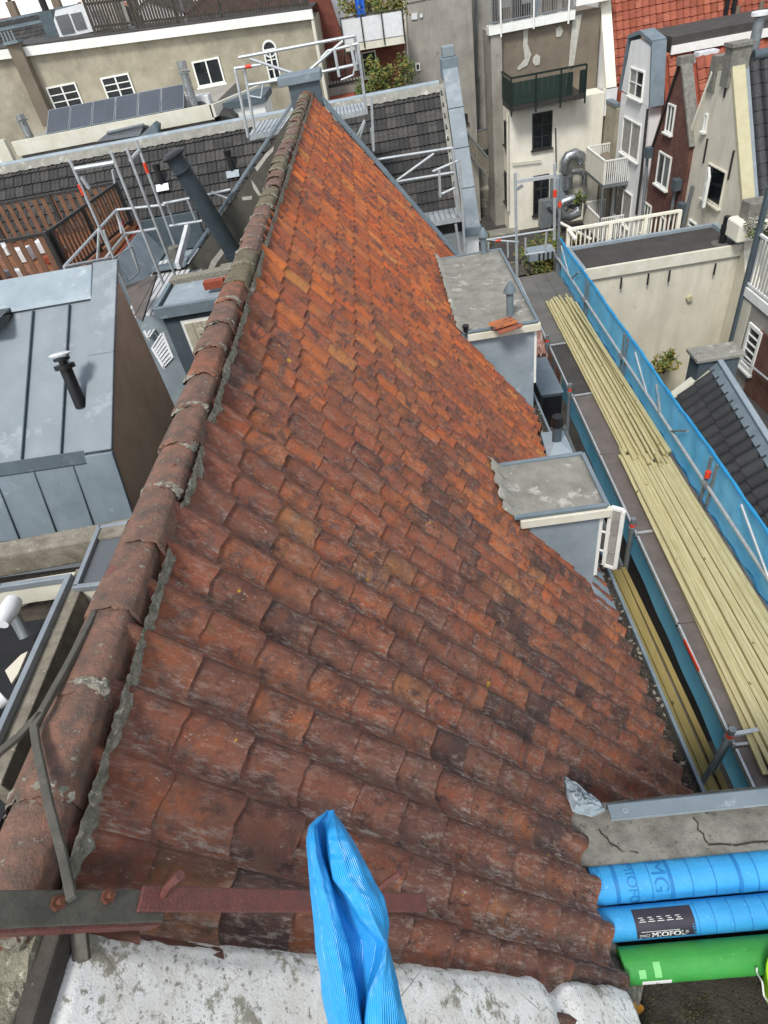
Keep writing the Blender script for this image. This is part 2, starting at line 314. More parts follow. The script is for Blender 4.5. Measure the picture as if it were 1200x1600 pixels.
surf('whiteplastic', '#dfe0e0', '#d0d1d1', None, scale=5, rough=.35, bump=.02)
surf('solar', '#4c5158', '#44494f', None, scale=.6, rough=.25, bump=0, spec=.6)
surf('metalframe', '#9aa1a6', '#8a9196', None, scale=4, rough=.4, metal=.4, bump=0)
surf('greenpaint', '#182722', '#14201c', '#26352d', scale=3, rough=.5, bump=.05)
surf('greencanvas', '#22342c', '#1c2c25', None, scale=4, rough=.7, bump=.1)
surf('darkframe', '#3a3936', '#302f2d', None, rough=.5, bump=.05, scale=5)
surf('duct', '#b4b8ba', '#8e9396', None, scale=6, rough=.28, metal=.8, bump=.1, bs=14)
surf('glass', '#20262a', '#171b1e', None, scale=1.5, rough=.18, bump=0, spec=.6)
surf('curtain', '#a8a69e', '#8b8983', None, scale=4, rough=.6, bump=.1)
surf('terracotta', '#9c4f38', '#84412f', None, scale=8, bump=.3)
surf('paving', '#6a655c', '#55514a', '#47443e', scale=.8, bump=.3, bs=20, thr=.6, f3=3)
surf('patio', '#6a5048', '#5a443d', '#47403a', scale=1.2, bump=.3, bs=30, thr=.6, f3=4)
surf('leafy', '#5a6a34', '#3f4d24', '#78803f', scale=6, bump=0, thr=.55, f3=3); surf('leaf_autumn', '#8a7a3c', '#6a5f2c', None, scale=6, bump=0); surf('twig', '#4a3d2e', None, bump=0)
surf('leafyellow', '#c08a2e', '#a8762a', None, scale=30, bump=.1); surf('mossgreen', '#4a4e28', '#3a3e20', None, scale=20, bump=.6)
surf('cloth_blue', '#2e6fd0', '#2560b8', None, bump=.1, scale=4)
brickmat('brick_red', '#7d4e42', '#6a4238', '#6a584e', axis='y'); brickmat('brick_far', '#8d4c3c', '#7c4234', '#6a4a40', axis='x')
def timbermat(name, c1, c2, ck):
    b = NB(name); tc = b.n('ShaderNodeTexCoord'); oi = b.n('ShaderNodeObjectInfo')
    ad = b.n('ShaderNodeVectorMath', operation='ADD'); b.L(tc.outputs['Object'], ad.inputs[0]); cx = b.n('ShaderNodeCombineXYZ'); b.L(b.math('MULTIPLY', oi.outputs['Random'], 90.), cx.inputs[0]); b.L(cx.outputs[0], ad.inputs[1]); v = ad.outputs[0]
    g = b.noise(8, 6, .7, b.map((9, .35, 9), v), .4); c = b.mix(b.ramp(g, .35, .65), lin(c1), lin(c2))
    c = b.mix(b.ramp(oi.outputs['Random'], 0, 1, 0, .35), c, lin('#968a58'))
    k = b.noise(6, 2, .4, b.map((1.6, .8, 1.6), v)); c = b.mix(b.ramp(k, .735, .755, 0, .85), c, lin(ck))
    b.bump(g, .3, .004); MATS[name] = b.done(c, .7)
timbermat('timber', '#cfc69e', '#a89e70', '#5f4a26')
timbermat('timber_shade', '#a8965e', '#8f7d4a', '#4f3d20')  # darker copy of the timber, shade of the lower lift put into its colour

# ================================================================ SETTING
gm = B(); gm.add([(-3000, -200, -15.2), (3000, -200, -15.2), (3000, 4000, -15.2), (-3000, 4000, -15.2)], [(0, 1, 2, 3)]); ST(gm.build('ground', 'paving'))

# ================================================================ THE HOUSE WITH THE CLAY PAN ROOF
RX, RZ = -1.47, -2.02
def RS(y, s, n=0.): return V3((RX, y, RZ)) + DS * s + NS * n
Y0, Y1, SE = .34, 17.42, 6.6
house = T('tiled_house', 'large house with steep orange clay pan tile roof seen from its ridge', 'house', (0, 9, -15.2))
B().box(-4.2, 2.2, .7, 17.5, -15.2, -7.6).build('wall', 'stucco_cream', house)
DL = V3((-.46, 0, -.888))
roof = B()
roof.prism([RS(Y0 - .3, .05, -.03), RS(Y0 - .3, SE - .04, -.03), RS(Y0 - .3, SE - .04, -.13), V3((RX, Y0 - .3, RZ - .2))], (0, Y1 - Y0 + .3, 0))
roof.prism([V3((RX - .02, Y0 - .3, RZ - .04)), V3((RX - .02, Y0 - .3, RZ - .24)), V3((RX, Y0 - .3, RZ)) + DL * 6.4 + V3((.1, 0, -.1)), V3((RX, Y0 - .3, RZ)) + DL * 6.4], (0, Y1 - Y0 + .3, 0))
roof = roof.build('roof', 'mouldwood', house)
TW, TG = .2815, .345
S0 = SE - 19 * TG   # first course
def in_dormer(y, s):
    if 5.55 < y < 6.66 and 4.15 < s < 6.15: return True
    if 10.85 < y < 14.9 and 4.32 < s < 7: return True
    if 8.85 < y < 9.85 and 6.35 < s: return True
    if y < 1.98 and s > 3.9: return True
    return False
cells = []
ncol = int((Y1 - Y0) / TW)
def scr(p):
    q = V3((CR.dot(p), CD.dot(p), CF.dot(p))); return (q.x / q.z * FPX + 600, q.y / q.z * FPX + 800, q.z) if q.z > .1 else (-9e3, -9e3, 1)
for c in range(ncol + 1):
    sag = .035 * math.sin(c * .21) + .02 * math.sin(c * .57 + 1)
    for r in range(19):
        y = Y0 + c * TW; s = S0 + r * TG
        if in_dormer(y + TW / 2, s + TG / 2) or y + TW > Y1 + .06: continue
        o = RS(y, s, .012 * math.sin(c * .33 + r * .2) + .008 * math.sin(r * 1.7 + c * .11))
        px, py, d = scr(RS(y + TW / 2, s + TG / 2, 0))
        vis = -30 < px < 1230 and -30 < py < 1640
        cells.append((d if vis else d + 100, o))
cells.sort(key=lambda t: t[0])
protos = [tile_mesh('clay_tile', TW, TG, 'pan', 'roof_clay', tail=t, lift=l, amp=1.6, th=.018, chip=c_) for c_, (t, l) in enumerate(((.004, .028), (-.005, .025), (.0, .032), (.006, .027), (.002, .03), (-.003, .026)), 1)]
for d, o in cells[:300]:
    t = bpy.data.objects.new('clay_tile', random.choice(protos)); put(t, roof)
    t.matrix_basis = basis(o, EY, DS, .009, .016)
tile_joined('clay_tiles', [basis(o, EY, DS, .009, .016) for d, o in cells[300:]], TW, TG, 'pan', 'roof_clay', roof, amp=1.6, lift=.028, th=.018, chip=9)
# tiles of the hidden slope whose edge shows beyond the ridge
lt = []
for c in range(12, ncol):
    for r in range(3):
        lt.append(basis(V3((RX - .04, Y0 + (c + 1) * TW, RZ - .02)) + DL * (.08 + r * TG), -EY, DL, .008, .012))
tile_joined('back_slope_tiles', lt, TW, TG, 'pan', 'roof_clay', roof, amp=1.2)
# ridge: overlapping half round tiles bedded in mortar
RG = .412
def ridge_mesh(name, mat, seed, L=.455, r0=.100, r1=.114, a0=-.12, a1=1.12):
    rnd = random.Random(seed); bm = B(); n = 14; k = 4; th = .018
    def ring(t, dr):
        out = []
        for j in range(n + 1):
            r = r0 + (r1 - r0) * t + dr + rnd.uniform(-.004, .004); yv = -t * L + (rnd.uniform(-.012, .006) if t == 1 else 0)
            if j in (0, n): out.append((r * (1.06 if j == 0 else -1.06), yv, -.085 - dr * 0)); continue
            a = math.pi * (j - 1) / (n - 2)
            out.append((r * math.cos(a), yv, r * math.sin(a) * .46 + .010 * mn.noise(V3((j * .9, t * 3 + seed * 7, 2)))))
        return out
    rows = [ring(i / k, 0) for i in range(k + 1)]; inn = [ring(i, -th) for i in (0, 1)]
    vs = [p for r in rows for p in r]; fs = [(i * (n + 1) + j, i * (n + 1) + j + 1, (i + 1) * (n + 1) + j + 1, (i + 1) * (n + 1) + j) for i in range(k) for j in range(n)]
    o = len(vs); vs += inn[0] + inn[1]; e = k * (n + 1)
    fs += [(j, j + 1, o + j + 1, o + j) for j in range(n)] + [(e + j, e + j + 1, o + n + 1 + j + 1, o + n + 1 + j) for j in range(n)] + [(o + j, o + j + 1, o + n + 1 + j + 1, o + n + 1 + j) for j in range(n)]
    fs += [(0, o, o + n + 1, e), (n, o + n, o + 2 * n + 1, e + n)]
    bm.add(vs, fs); return bm.mesh(name, MATS[mat], 45)
rp = [ridge_mesh('ridge_tile', mt, i) for i, mt in enumerate(('ridge_clay', 'ridge_orange', 'ridge_moss', 'ridge_clay', 'ridge_orange'))]
collar = []
def collar_mesh(seed):
    rnd = random.Random(seed); bm = B(); n = 26
    def f(u, v):
        a = math.pi * (-.2 + 1.3 * u); r = .109 + .012 * math.sin(v * math.pi) + rnd.uniform(-.012, .01)
        return (r * math.cos(a), .03 - v * (.07 + .03 * math.sin(u * 7 + seed)), r * math.sin(a) * .48)
    bm.grid(f, n, 5); return bm.mesh('mortar_joint', MATS['mortar'], 60)
cms = [collar_mesh(i) for i in range(4)]
i = 0; yy = .95
while yy < 17.2:
    sag = .015 * math.sin(yy * 1.3); wob = .012 * math.sin(yy * 2.1 + 1)
    k = random.choices((0, 1, 2, 3, 4), (4, 1, 0 if yy < 5 else 1 + (yy - 4) * 1.0, 4, 1))[0]
    t = bpy.data.objects.new('ridge_tile', rp[k]); put(t, roof)
    t.matrix_basis = Matrix.Translation((RX + .005 + wob, yy + .045 + R_(-.012, .012), RZ + .042 + sag)) @ Matrix.Rotation(R_(-.02, .02), 4, 'Z') @ Matrix.Rotation(R_(-.015, .015) - .02, 4, 'X') @ Matrix.Rotation(R_(-.05, .05), 4, 'Y')
    if i not in (3, 4, 12):
        mj = bpy.data.objects.new('mortar_joint', random.choice(cms)); put(mj, roof); mj.matrix_basis = Matrix.Translation((RX + .005 + wob, yy - .375, RZ + .042 + sag))
    yy += RG * R_(.96, 1.04); i += 1
# mortar bed between ridge tiles and first course
bed = B()
def bedf(u, v):
    y = .55 + u * 16.8; k = mn.noise(V3((y * 4, 0, 0))) * .6 + mn.noise(V3((y * 15, 3, 0))) * .4
    a = .075 + v * (.075 + .075 * k); h = .05 * (1 - v) + .085 - .06 * max(0, -.15 - mn.noise(V3((y * 2.3, 7, 0)))) * 4 + .02 * mn.noise(V3((y * 22, v * 5, 1))) - (.05 if v > .95 else 0)
    return RS(y, a + .012 * mn.noise(V3((y * 30, v * 3, 5))), h)
bed.grid(bedf, 900, 6); bed.build('mortar_bed', 'mortar', roof, 60)
# far gable parapet with zinc coping, chimney at its apex
gy = 17.45
def G(px, py): return Y(px, py, gy)
ga = V3((-1.45, gy, -1.92)); gl = V3((-5.75, gy, -5.42)); gl2 = V3((-6.75, gy, -5.42)); gr = RS(gy, 6.75, .06)
B().prism([ga - UP * .08, gl - UP * .05, gl2 - UP * .05, V3((-6.75, gy, -12)), V3((gr.x, gy, -12)), gr - UP * .05], (0, .34, 0)).build('gable_wall', 'darkgable', house)
def coping(a, b, name='coping', over=.06, wd=.46, th=.07):
    n = max(1, int((b - a).length / 1.25))
    for i in range(n):
        p = a.lerp(b, i / n); q = a.lerp(b, (i + 1) / n) - (b - a).normalized() * .008
        d = (q - p).normalized(); up = EY.cross(d); up = -up if up.z < 0 else up
        B().obox(p - EY * over + up * (.0 + .004 * (i % 2)), q - p, EY * wd, up * th).build(name, 'zinc', house, bevel=.012)
coping(ga + V3((.06, 0, 0)), gr, over=.05, wd=.42); coping(ga - V3((.06, 0, 0)), gl, over=.05, wd=.42); coping(gl, gl2, over=.05, wd=.42)
chy = gy + .02
chim = B().box(-1.86, -1.14, chy - .12, chy + .5, -2.6, -1.80).build('chimney_stack', 'zinc_dark', house)
B().box(-2.08, -1.06, chy - .2, chy + .6, -1.80, -1.62).build('chimney_cap', 'zinc', house, bevel=.015)
# light scraped patches on the gable wall
for pts in ([(300, 440), (322, 428), (330, 408), (352, 380), (357, 386), (338, 412), (330, 432), (306, 447)], [(398, 262), (415, 240), (428, 228), (427, 236), (416, 248), (402, 268)], [(378, 308), (394, 306), (393, 312), (379, 313)], [(392, 280), (401, 292), (408, 305), (404, 306), (396, 294)]):
    B().prism([Y(px, py, gy - .002) for px, py in pts], (0, -.004, 0)).build('scraped_patch', 'stucco_patch', house)
# eave gutter with leaf debris
gx0, gx1 = 2.34, 2.63
gut = B().box(gx0 - .1, gx1, 2.0, 17.4, -7.62, -7.54).box(gx1, gx1 + .045, 2.0, 17.4, -7.75, -7.43).build('gutter', 'zinc', house, bevel=.006)
db = B()
db.grid(lambda u, v: V3((gx0 - .14 + v * .42, 2.0 + u * 15.4, -7.47 + .05 * abs(math.sin(u * 530 + v * 9)) * R_(.3, 1) - (.03 if v > .9 else 0))), 500, 6)
db = db.build('gutter_debris', 'debris', gut, 70); db['kind'] = 'stuff'
lf = B()
for i in range(420):
    c = V3((R_(gx0 - .06, gx1 - .02), R_(2.05, 12), -7.43 + R_(0, .02))); a = R_(0, 6.28); s = R_(.018, .045)
    u = V3((math.cos(a), math.sin(a), R_(-.4, .4))) * s; v = V3((-math.sin(a), math.cos(a), R_(-.4, .4))) * s * .55
    lf.poly([c - u, c - v, c + u, c + v])
lf = lf.build('fallen_leaves', 'leafyellow', gut); lf['kind'] = 'stuff'; lf.data.materials[0] = MATS['greywood']
# lead sheet closing the tiles above the gutter
# ---- dormers
def dormer(x0, x1, y0, y1, z, tag_, th):
    d = B().prism([V3((x0 - .12, y0 + .05, z - .03)), V3((x1 - .05, y0 + .05, z - .03)), V3((x1 - .05, y0 + .05, RS(0, (x1 - .05 - RX) / DS.x).z - .1)), ], (0, y1 - y0 - .1, 0)).build('dormer', 'zinc_light', house)
    # roof sheet with a ragged edge dressed over the tiles
    n = 40 if y1 - y0 < 2 else 110; pts = []
    for i in range(n + 1):
        yv = y0 + (y1 - y0) * i / n; pts.append((x0 - .11 + .014 * math.sin((yv - .34) / .2815 * 6.283 - 3.83) + R_(-.012, .012), yv))
    rm = B(); nu = 12
    def f(u, v):
        xe, yv = pts[int(round(v * n))]; x = xe + (x1 - xe) * u; zz = z + .02 * (1 - u) * math.sin(yv * 9) * .5 + R_(-.004, .004)
        return V3((x, yv, max(zz, RS(0, (x - RX) / DS.x).z + .20 + .05 * math.sin((yv - .34) / .2815 * 6.283 - 3.83))))
    rm.grid(f, nu, n)
    rm.build('lead_roof', 'lead', d, 60, solid=.012)
    t = .055
    for a, b in (((x0 + .02, y0), (x1, y0)), ((x1, y0), (x1, y1)), ((x1, y1), (x0 + .02, y1))):
        p = V3((a[0], a[1], z + .02)); q = V3((b[0], b[1], z + .02)); B().bar(p, q, t, .05).build('edge_trim', 'zinc', d, bevel=.008)
    for a, b in (((x0 + .10, y0 - .02), (x1 + .05, y0 - .02)), ((x1 + .03, y0), (x1 + .03, y1)), ((x0 + .1, y1 + .02), (x1 + .05, y1 + .02))):
        p = V3((a[0], a[1], z - .09)); q = V3((b[0], b[1], z - .09)); B().bar(p, q, .05, th).build('fascia', 'offwhite', d, bevel=.008)
    wy = y1 - y0
    B().box(x1 - .05, x1 + .0, y0 + .06, y1 - .06, z - 1.35, z - .14).build('window_frame', 'whitepaint', d)
    B().box(x1 - .02, x1 + .012, y0 + .16, y1 - .16, z - 1.25, z - .24).build('pane', 'glass', d)
    return d
nd = dormer(1.03, 2.2, 5.55, 6.62, -5.36, 'near', .13)
fd = dormer(1.12, 2.56, 10.9, 14.85, -5.46, 'far', .14)
# lead aprons below the dormers
for (a, b, w_, dd) in ((5.3, 6.95, .45, nd), (10.7, 15., .45, fd)):
    B().obox(RS(a, 6.05, .07), EY * (b - a), DS * .62, NS * .015).build('lead_apron', 'zinc_light', dd, bevel=.004)
# open casement of the near dormer
ca = V3((2.27, 5.58, -5.42)); cd = V3((.17, -.12, 0)).normalized()
cas = B()
for p, q in (((0, 0), (.15, 0)), ((0, -1.05), (.15, -1.05)), ((0, 0), (0, -1.05)), ((.15, 0), (.15, -1.05))):
    cas.bar(ca + cd * p[0] + UP * p[1], ca + cd * q[0] + UP * q[1], .05, .05, cd.cross(UP))
cas = cas.build('open_casement', 'whitepaint', nd, bevel=.006)
cas_g = B().obox(ca + cd * .03 - UP * 1.02, cd * .09, UP * .98, cd.cross(UP) * .01).build('casement_glass', 'curtain', nd)
for zz in (-.45, -.8): B().bar(ca + cd * .02 + UP * zz - cd * .12, ca + cd * .1 + UP * zz, .02, .02).build('hinge', 'whitepaint', nd)
# vents and loose tiles on the far dormer
for (px, py, h) in ((756, 398, .42), (797, 495, .5)):
    p = Z(px, py, -5.45)
    v = T('roof_vent', 'grey zinc vent cowl at the far edge of the far dormer roof' if py < 450 else 'grey zinc vent cowl beside the loose red tiles on the far dormer', 'vent', p)
    B().tube([p, p + UP * h], .07, 12).build('pipe', 'zinc', v, 40); B().tube([p + UP * h, p + UP * (h + .03), p + UP * (h + .2)], [.12, .12, .02], 12).build('cowl', 'zinc', v, 40); B().tube([p, p + UP * .03], [.13, .11], 12).build('collar', 'lead', v, 40)
p = Z(728, 519, -5.44); sv = T('short_vent', 'small black vent stub on the near left corner of the far dormer roof', 'vent', p); B().tube([p, p + UP * .1], .05, 10).build('stub', 'blackplastic', sv, 40); B().tube([p + UP * .1, p + UP * .14], .065, 10).build('cap', 'blackplastic', sv, 40)
lt_m = tile_mesh('loose_tile', .3, .4, 'pan', 'roof_clay')
for i, (px, py, rz) in enumerate(((775, 512, .1), (768, 505, .05))):
    o = bpy.data.objects.new('loose_tile', lt_m); put(o, None); p = Z(px, py, -5.40 + .05 * i); o.matrix_basis = Matrix.Translation(p) @ Matrix.Rotation(-1.45 + rz, 4, 'Z')
    tag(o, ('loose red clay tile lying on the far dormer roof, in front' if i == 0 else 'loose red clay tile on the far dormer roof, half under another'), 'roof tile')
# little zinc roof with a black vent between the dormers
p0 = [Z(845, 676, -7.15), Z(880, 672, -7.15), Z(898, 712, -7.15), Z(856, 717, -7.15)]
vz = B().prism([q - UP * .5 for q in p0], (0, 0, .5)); c = sum(p0, V3()) / 4 + UP * .12
vz.add(p0 + [c], [(0, 1, 4), (1, 2, 4), (2, 3, 4), (3, 0, 4)]); vz = vz.build('vent_housing', 'zinc_light', house, bevel=.01)
tv = T('roof_vent_pipe', 'black capped vent pipe on the little zinc roof between the two dormers', 'vent pipe', c)
B().tube([c - UP * .05, c + UP * .32], .085, 14).build('pipe', 'zinc_dark', tv, 40); B().tube([c + UP * .32, c + UP * .36], .12, 14).build('flange', 'blackplastic', tv, 40); B().tube([c + UP * .36, c + UP * .5], [.115, .1], 14).build('cap', 'blackplastic', tv, 40)
# ================================================================ NEAR GABLE PARAPET, IRONWORK, BLUE SHEET
def RN(px, py, n): return PL(px, py, V3((RX, 0, RZ)) + NS * n, NS)
def nz3(p, s, a): return a * mn.noise(V3(p) * s) + a * .5 * mn.noise(V3(p) * s * 2.7) + a * .3 * mn.noise(V3(p) * s * 7)
pp = B()
def parf(u, v):
    s = .14 + u * 3.66; p0 = V3((s, 0, 0)); yf = .60 + .06 * s + .006 * mn.noise(p0 * 2.3) + .006 * mn.noise(p0 * 9)
    prof = [(0, -.12), (.0, 0), (.008, .07), (.03, .115), (.08, .14), (.2, .155), (.4, .16), (.6, .16), (.8, .16), (1, .15)]
    k = v * (len(prof) - 1); i = min(int(k), len(prof) - 2); f = k - i; a = prof[i][0] + (prof[i + 1][0] - prof[i][0]) * f; h = prof[i][1] + (prof[i + 1][1] - prof[i][1]) * f
    e = min(u, 1 - u); h -= .16 * max(0, 1 - e / .012) ** 2; g = math.exp(-((s - 2.95) / .10) ** 2)
    p = RS(yf - a * 1.15 - .05 * g, s, h)
    return p + NS * (nz3(p, 5, .002) + nz3(p, 26, .003) - .045 * g) + EY * nz3(p + V3((3, 0, 0)), 12, .008)
pp.grid(parf, 150, 48)
par = T('gable_parapet', 'crumbling white limewashed parapet following the roof slope at the bottom', 'parapet', RS(.2, 1.8, 0))
pp.build('plaster_top', 'limewash', par, 70)
B().prism([RS(.5, .2, -.02), RS(.5, 3.74, -.02), V3((RS(0, 3.74).x, .5, -9)), V3((RS(0, .2).x, .5, -9))], (0, -.55, 0)).build('masonry', 'limestone', par)
st = B()
st.grid(lambda u, v: V3((-2.5 + u * 1.19, .60 - v * 1.1, -1.985 - (.16 if v == 0 else 0) - (.12 if u == 1 else 0))) + UP * nz3((u * 1.1, v, 2), 6, .03), 60, 60)
st.build('coping_stone', 'limestone', par, 70)
cr = B().box(-1.40, -1.27, -.3, .60, -2.28, -2.0).build('joint_timber', 'oldwood', par, bevel=.01)
B().box(-2.4, -1.75, .60, .80, -2.0, -1.97).build('zinc_flashing', 'zinc_light', par)
# iron strap with bolts
ib = T('iron_strap', 'flat rusty iron strap bolted across the tiles above the white parapet', 'iron bar', RN(300, 1415, .10))
a0, a1, a2 = RN(-80, 1424, .23), RN(255, 1416, .23), RN(662, 1412, .21)
wv = EY * .09
def strap(p, q, h0, h1, mt, nm):
    B().obox(p - wv * h0, q - p, wv * (h0 + h1), NS * .018).build(nm, mt, ib, bevel=.004)
strap(a0, a1, .52, .52, 'iron', 'strap'); strap(a1 - DS * .1 + NS * .012, a2 + NS * .004, .42, .42, 'rust', 'rusty_plate')
B().obox(a0 - wv * .62 - NS * .06, a1 - a0, wv * .10, NS * .06).build('strap_flange', 'rust', ib)
for px, py in ((88, 1412), (166, 1402)):
    p = RN(px, py, .245); B().tube([p, p + NS * .02], .022, 6).build('nut', 'rustbolt', ib); B().tube([p, p + NS * .04], .010, 8).build('bolt', 'rustbolt', ib)
for px, py, dx in ((250, 1408, -.02), (585, 1395, .0)):
    p = RN(px, py, .22); B().tube([p, p + NS * .09 + V3((dx, .02, .02)), p + NS * .17 + V3((dx * 1.2, .03, .03))], [.014, .014, .016], 8).build('pin', 'rust', ib, 40)
# forked chimney stay
sy = T('chimney_stay', 'forked wrought iron stay hooked over the ridge and bolted to the strap', 'iron bar', Z(65, 1110, -1.9))
def flat(pts, w, h, nm):
    b_ = B()
    for p, q in zip(pts[:-1], pts[1:]): b_.bar(p, q + (q - p).normalized() * .006, w, h)
    return b_.build(nm, 'iron', sy, bevel=.004)
hk = [(205, 858, -2.0), (190, 888, -1.96), (150, 955, -1.93), (105, 1042, -1.90), (66, 1112, -1.88)]
hk = [Z(*q) for q in hk]; flat(hk, .028, .026, 'stay_bar')
flat([hk[-1], Z(30, 1150, -1.88), Z(-25, 1195, -1.88)], .028, .02, 'fork_arm')
flat([hk[-1], Z(53, 1135, -1.88), Z(58, 1170, -1.87), Z(78, 1262, -1.86), Z(99, 1340, -1.87), Z(112, 1402, -1.84)], .028, .02, 'fork_arm')
q = Z(183, 896, -1.95); B().box(q.x - .035, q.x + .05, q.y - .03, q.y + .03, q.z - .03, q.z + .03).build('clamp', 'rust', sy, bevel=.01)
flat([Z(122, 1440, -2.05), Z(128, 1500, -2.1)], .05, .02, 'strap_tail')
# standing end of a folded blue woven sheet
def DP(px, py, d): return RAY(px, py) * (d / FPX)
out = [  # py, left, inner1, inner2, right (photo columns of the folds)
    (1266, 512, 514, 518, 521), (1276, 497, 508, 518, 527), (1290, 482, 496, 513, 538), (1310, 478, 499, 511, 550), (1340, 480, 506, 513, 568), (1375, 483, 517, 520, 585), (1400, 485, 523, 541, 600), (1440, 489, 535, 565, 609), (1474, 492, 545, 599, 607), (1510, 497, 552, 590, 616), (1550, 502, 560, 574, 626), (1600, 512, 566, 568, 637), (1680, 528, 574, 578, 655), (1800, 560, 600, 606, 690)]
cols = 44
def sheet(u, v):
    k = v * (len(out) - 1); i = min(int(k), len(out) - 2); f = k - i; f = f * f * (3 - 2 * f) * .35 + f * .65
    py, l, i1, i2, r = [out[i][j] + (out[i + 1][j] - out[i][j]) * f for j in range(5)]
    d = 1.60 - .22 * v; op = min(1., v * 5)
    cs = [(l + (i1 - l) * .5, -.05), (l + 2, -.035), (l, 0), (l + (i1 - l) * .25, .03), (l + (i1 - l) * .62, .035), (i1 - 1, .012), (i1, -.015), (i1 * .6 + i2 * .4, -.035), (i2 * .8 + i1 * .2, -.03), (i2, .0), (i2 + 2, .02), (i2 + (r - i2) * .4, .035), (i2 + (r - i2) * .8, .018), (r, -.01), (r - 3, -.04), (r - (r - i2) * .4, -.055)]
    kk = u * (len(cs) - 1); j = min(int(kk), len(cs) - 2); g = kk - j
    cz = .006 * mn.noise(V3((u * 14, v * 9, 2))) + .004 * mn.noise(V3((u * 30, v * 26, 6)))
    return DP(cs[j][0] + (cs[j + 1][0] - cs[j][0]) * g + 2.2 * mn.noise(V3((u * 9, v * 12, 4))) * op, py, d - op * (cs[j][1] + (cs[j + 1][1] - cs[j][1]) * g + cz))
sm = B().grid(sheet, cols * 2, 60); 
def sheetmat():
    b = NB('wovenblue'); uv = b.n('ShaderNodeUVMap'); uv.uv_map = 'UVMap'
    wv_ = b.n('ShaderNodeTexWave', wave_type='BANDS', bands_direction='X'); wv_.inputs['Scale'].default_value = 34; wv_.inputs['Distortion'].default_value = .15; b.L(b.map((1, .02, 1), uv.outputs[0]), wv_.inputs['Vector'])
    c = b.mix(wv_.outputs['Fac'], lin('#1584cc'), lin('#34aeec')); c = b.mix(b.ramp(b.noise(30, 4), .5, .75, 0, .35), c, lin('#62bcf0'))
    b.bump(wv_.outputs['Fac'], .55, .004); MATS['wovenblue'] = b.done(c, .34, 0, .5)
sheetmat()
bs_ = sm.build('folded_blue_sheet', 'wovenblue', None, 80, solid=.004)
uvl = bs_.data.uv_layers.new(name='UVMap'); nu_ = cols * 2 + 1
for lp in bs_.data.loops: uvl.data[lp.index].uv = ((lp.vertex_index % nu_) / (nu_ - 1), (lp.vertex_index // nu_) / 60)
md = bs_.modifiers.new('sub', 'SUBSURF'); md.levels = 1; md.render_levels = 1
tag(bs_, 'bright blue ribbed woven sheet folded upright in front of the parapet', 'tarpaulin')

# ================================================================ LEDGE, FLAT ROOF AND ROLLS BOTTOM RIGHT
wallr = T('party_wall', 'cracked grey concrete party wall ledge beside the blue rolls', 'wall', (1.8, 1.75, -15.2))
lg = B()
lg.grid(lambda u, v: V3((.62 + u * 3.4, 1.98 - v * .46, -5.08 - (.14 if v in (0, 1) else 0) - (.1 if u == 0 else 0))) + UP * nz3((u * 3.4, v * .5, 1), 5, .018), 120, 30)
lg.build('ledge_top', 'concrete', wallr, 70); B().box(.7, 4.0, 1.55, 1.94, -12, -5.14).build('wall_body', 'concrete', wallr)
for pts in ([(936, 1296), (940, 1303), (949, 1310), (953, 1318), (964, 1323), (972, 1331), (985, 1330), (998, 1333)], [(1083, 1278), (1091, 1287), (1090, 1296), (1099, 1303), (1101, 1312), (1108, 1320)], [(1108, 1320), (1128, 1319), (1150, 1321), (1180, 1316), (1220, 1314)]):
    c_ = [Z(px, py, -5.072) for px, py in pts]; b_ = B()
    for p, q in zip(c_[:-1], c_[1:]): b_.bar(p, q, .007, .012)
    b_.build('crack', 'debris', wallr)
zs = T('zinc_capping', 'long grey zinc capping strip screwed along the concrete ledge', 'zinc strip', Z(1075, 1265, -5.05))
p, q = Z(955, 1280, -5.0), Z(1330, 1242, -5.0)
B().obox(p, q - p, EY * .10, UP * .014).build('top_strip', 'zinc', zs, bevel=.003); B().obox(p - EY * .004 - UP * .035, q - p, EY * .004, UP * .035).build('front_lip', 'zinc_light', zs); B().obox(p + EY * .10 - UP * .12, q - p, EY * .008, UP * .13).build('rear_drop', 'zinc_dark', zs)
s_ = Z(977, 1267, -4.985); B().tube([s_, s_ + UP * .006], .022, 14).build('washer', 'zinc_light', zs); B().tube([s_ + UP * .006, s_ + UP * .012], .012, 6).build('screw', 'galv', zs)
lf_ = B()
lc = [Z(px, py, -4.93) for px, py in ((880, 1212), (898, 1222), (935, 1250), (948, 1268), (925, 1275), (895, 1268), (884, 1240))]
cc = sum(lc, V3()) / len(lc) + UP * .05
lf_.grid(lambda u, v: cc.lerp(lc[int(round(u * 21)) // 3 % 7].lerp(lc[(int(round(u * 21)) // 3 + 1) % 7], (round(u * 21) % 3) / 3), v) + UP * nz3((u * 9, v * 4, 3), 2.2, .05), 21, 8)
tag(lf_.build('lead_flashing', 'zinc_light', None, 30, solid=.006), 'crumpled loose lead flashing where tiles meet the concrete ledge', 'flashing')
fl = B(); fl.grid(lambda u, v: V3((.2 + u * 4, 1.58 - v * 2.6, -5.34)) + UP * nz3((u * 4, v * 2.6, 7), 3, .03), 120, 80)
fr = fl.build('flat_roof', 'dirt', None, 70); tag(fr, 'dirty flat roof with moss and grit under the rolls', 'flat roof'); B().box(.75, 4.2, -1.1, 1.56, -15.2, -5.42).build('wall', 'concrete', fr)
fd_ = B().grid(lambda u, v: V3((.56 + u * .4 + .05 * math.sin(v * 21), 2.0 - v * 1.6, -5.02 - u * .3)) + UP * nz3((u, v * 2, 4), 5, .06), 12, 60)
fd_.build('mortar_fillet', 'mortar', fr, 70)
mo = B()
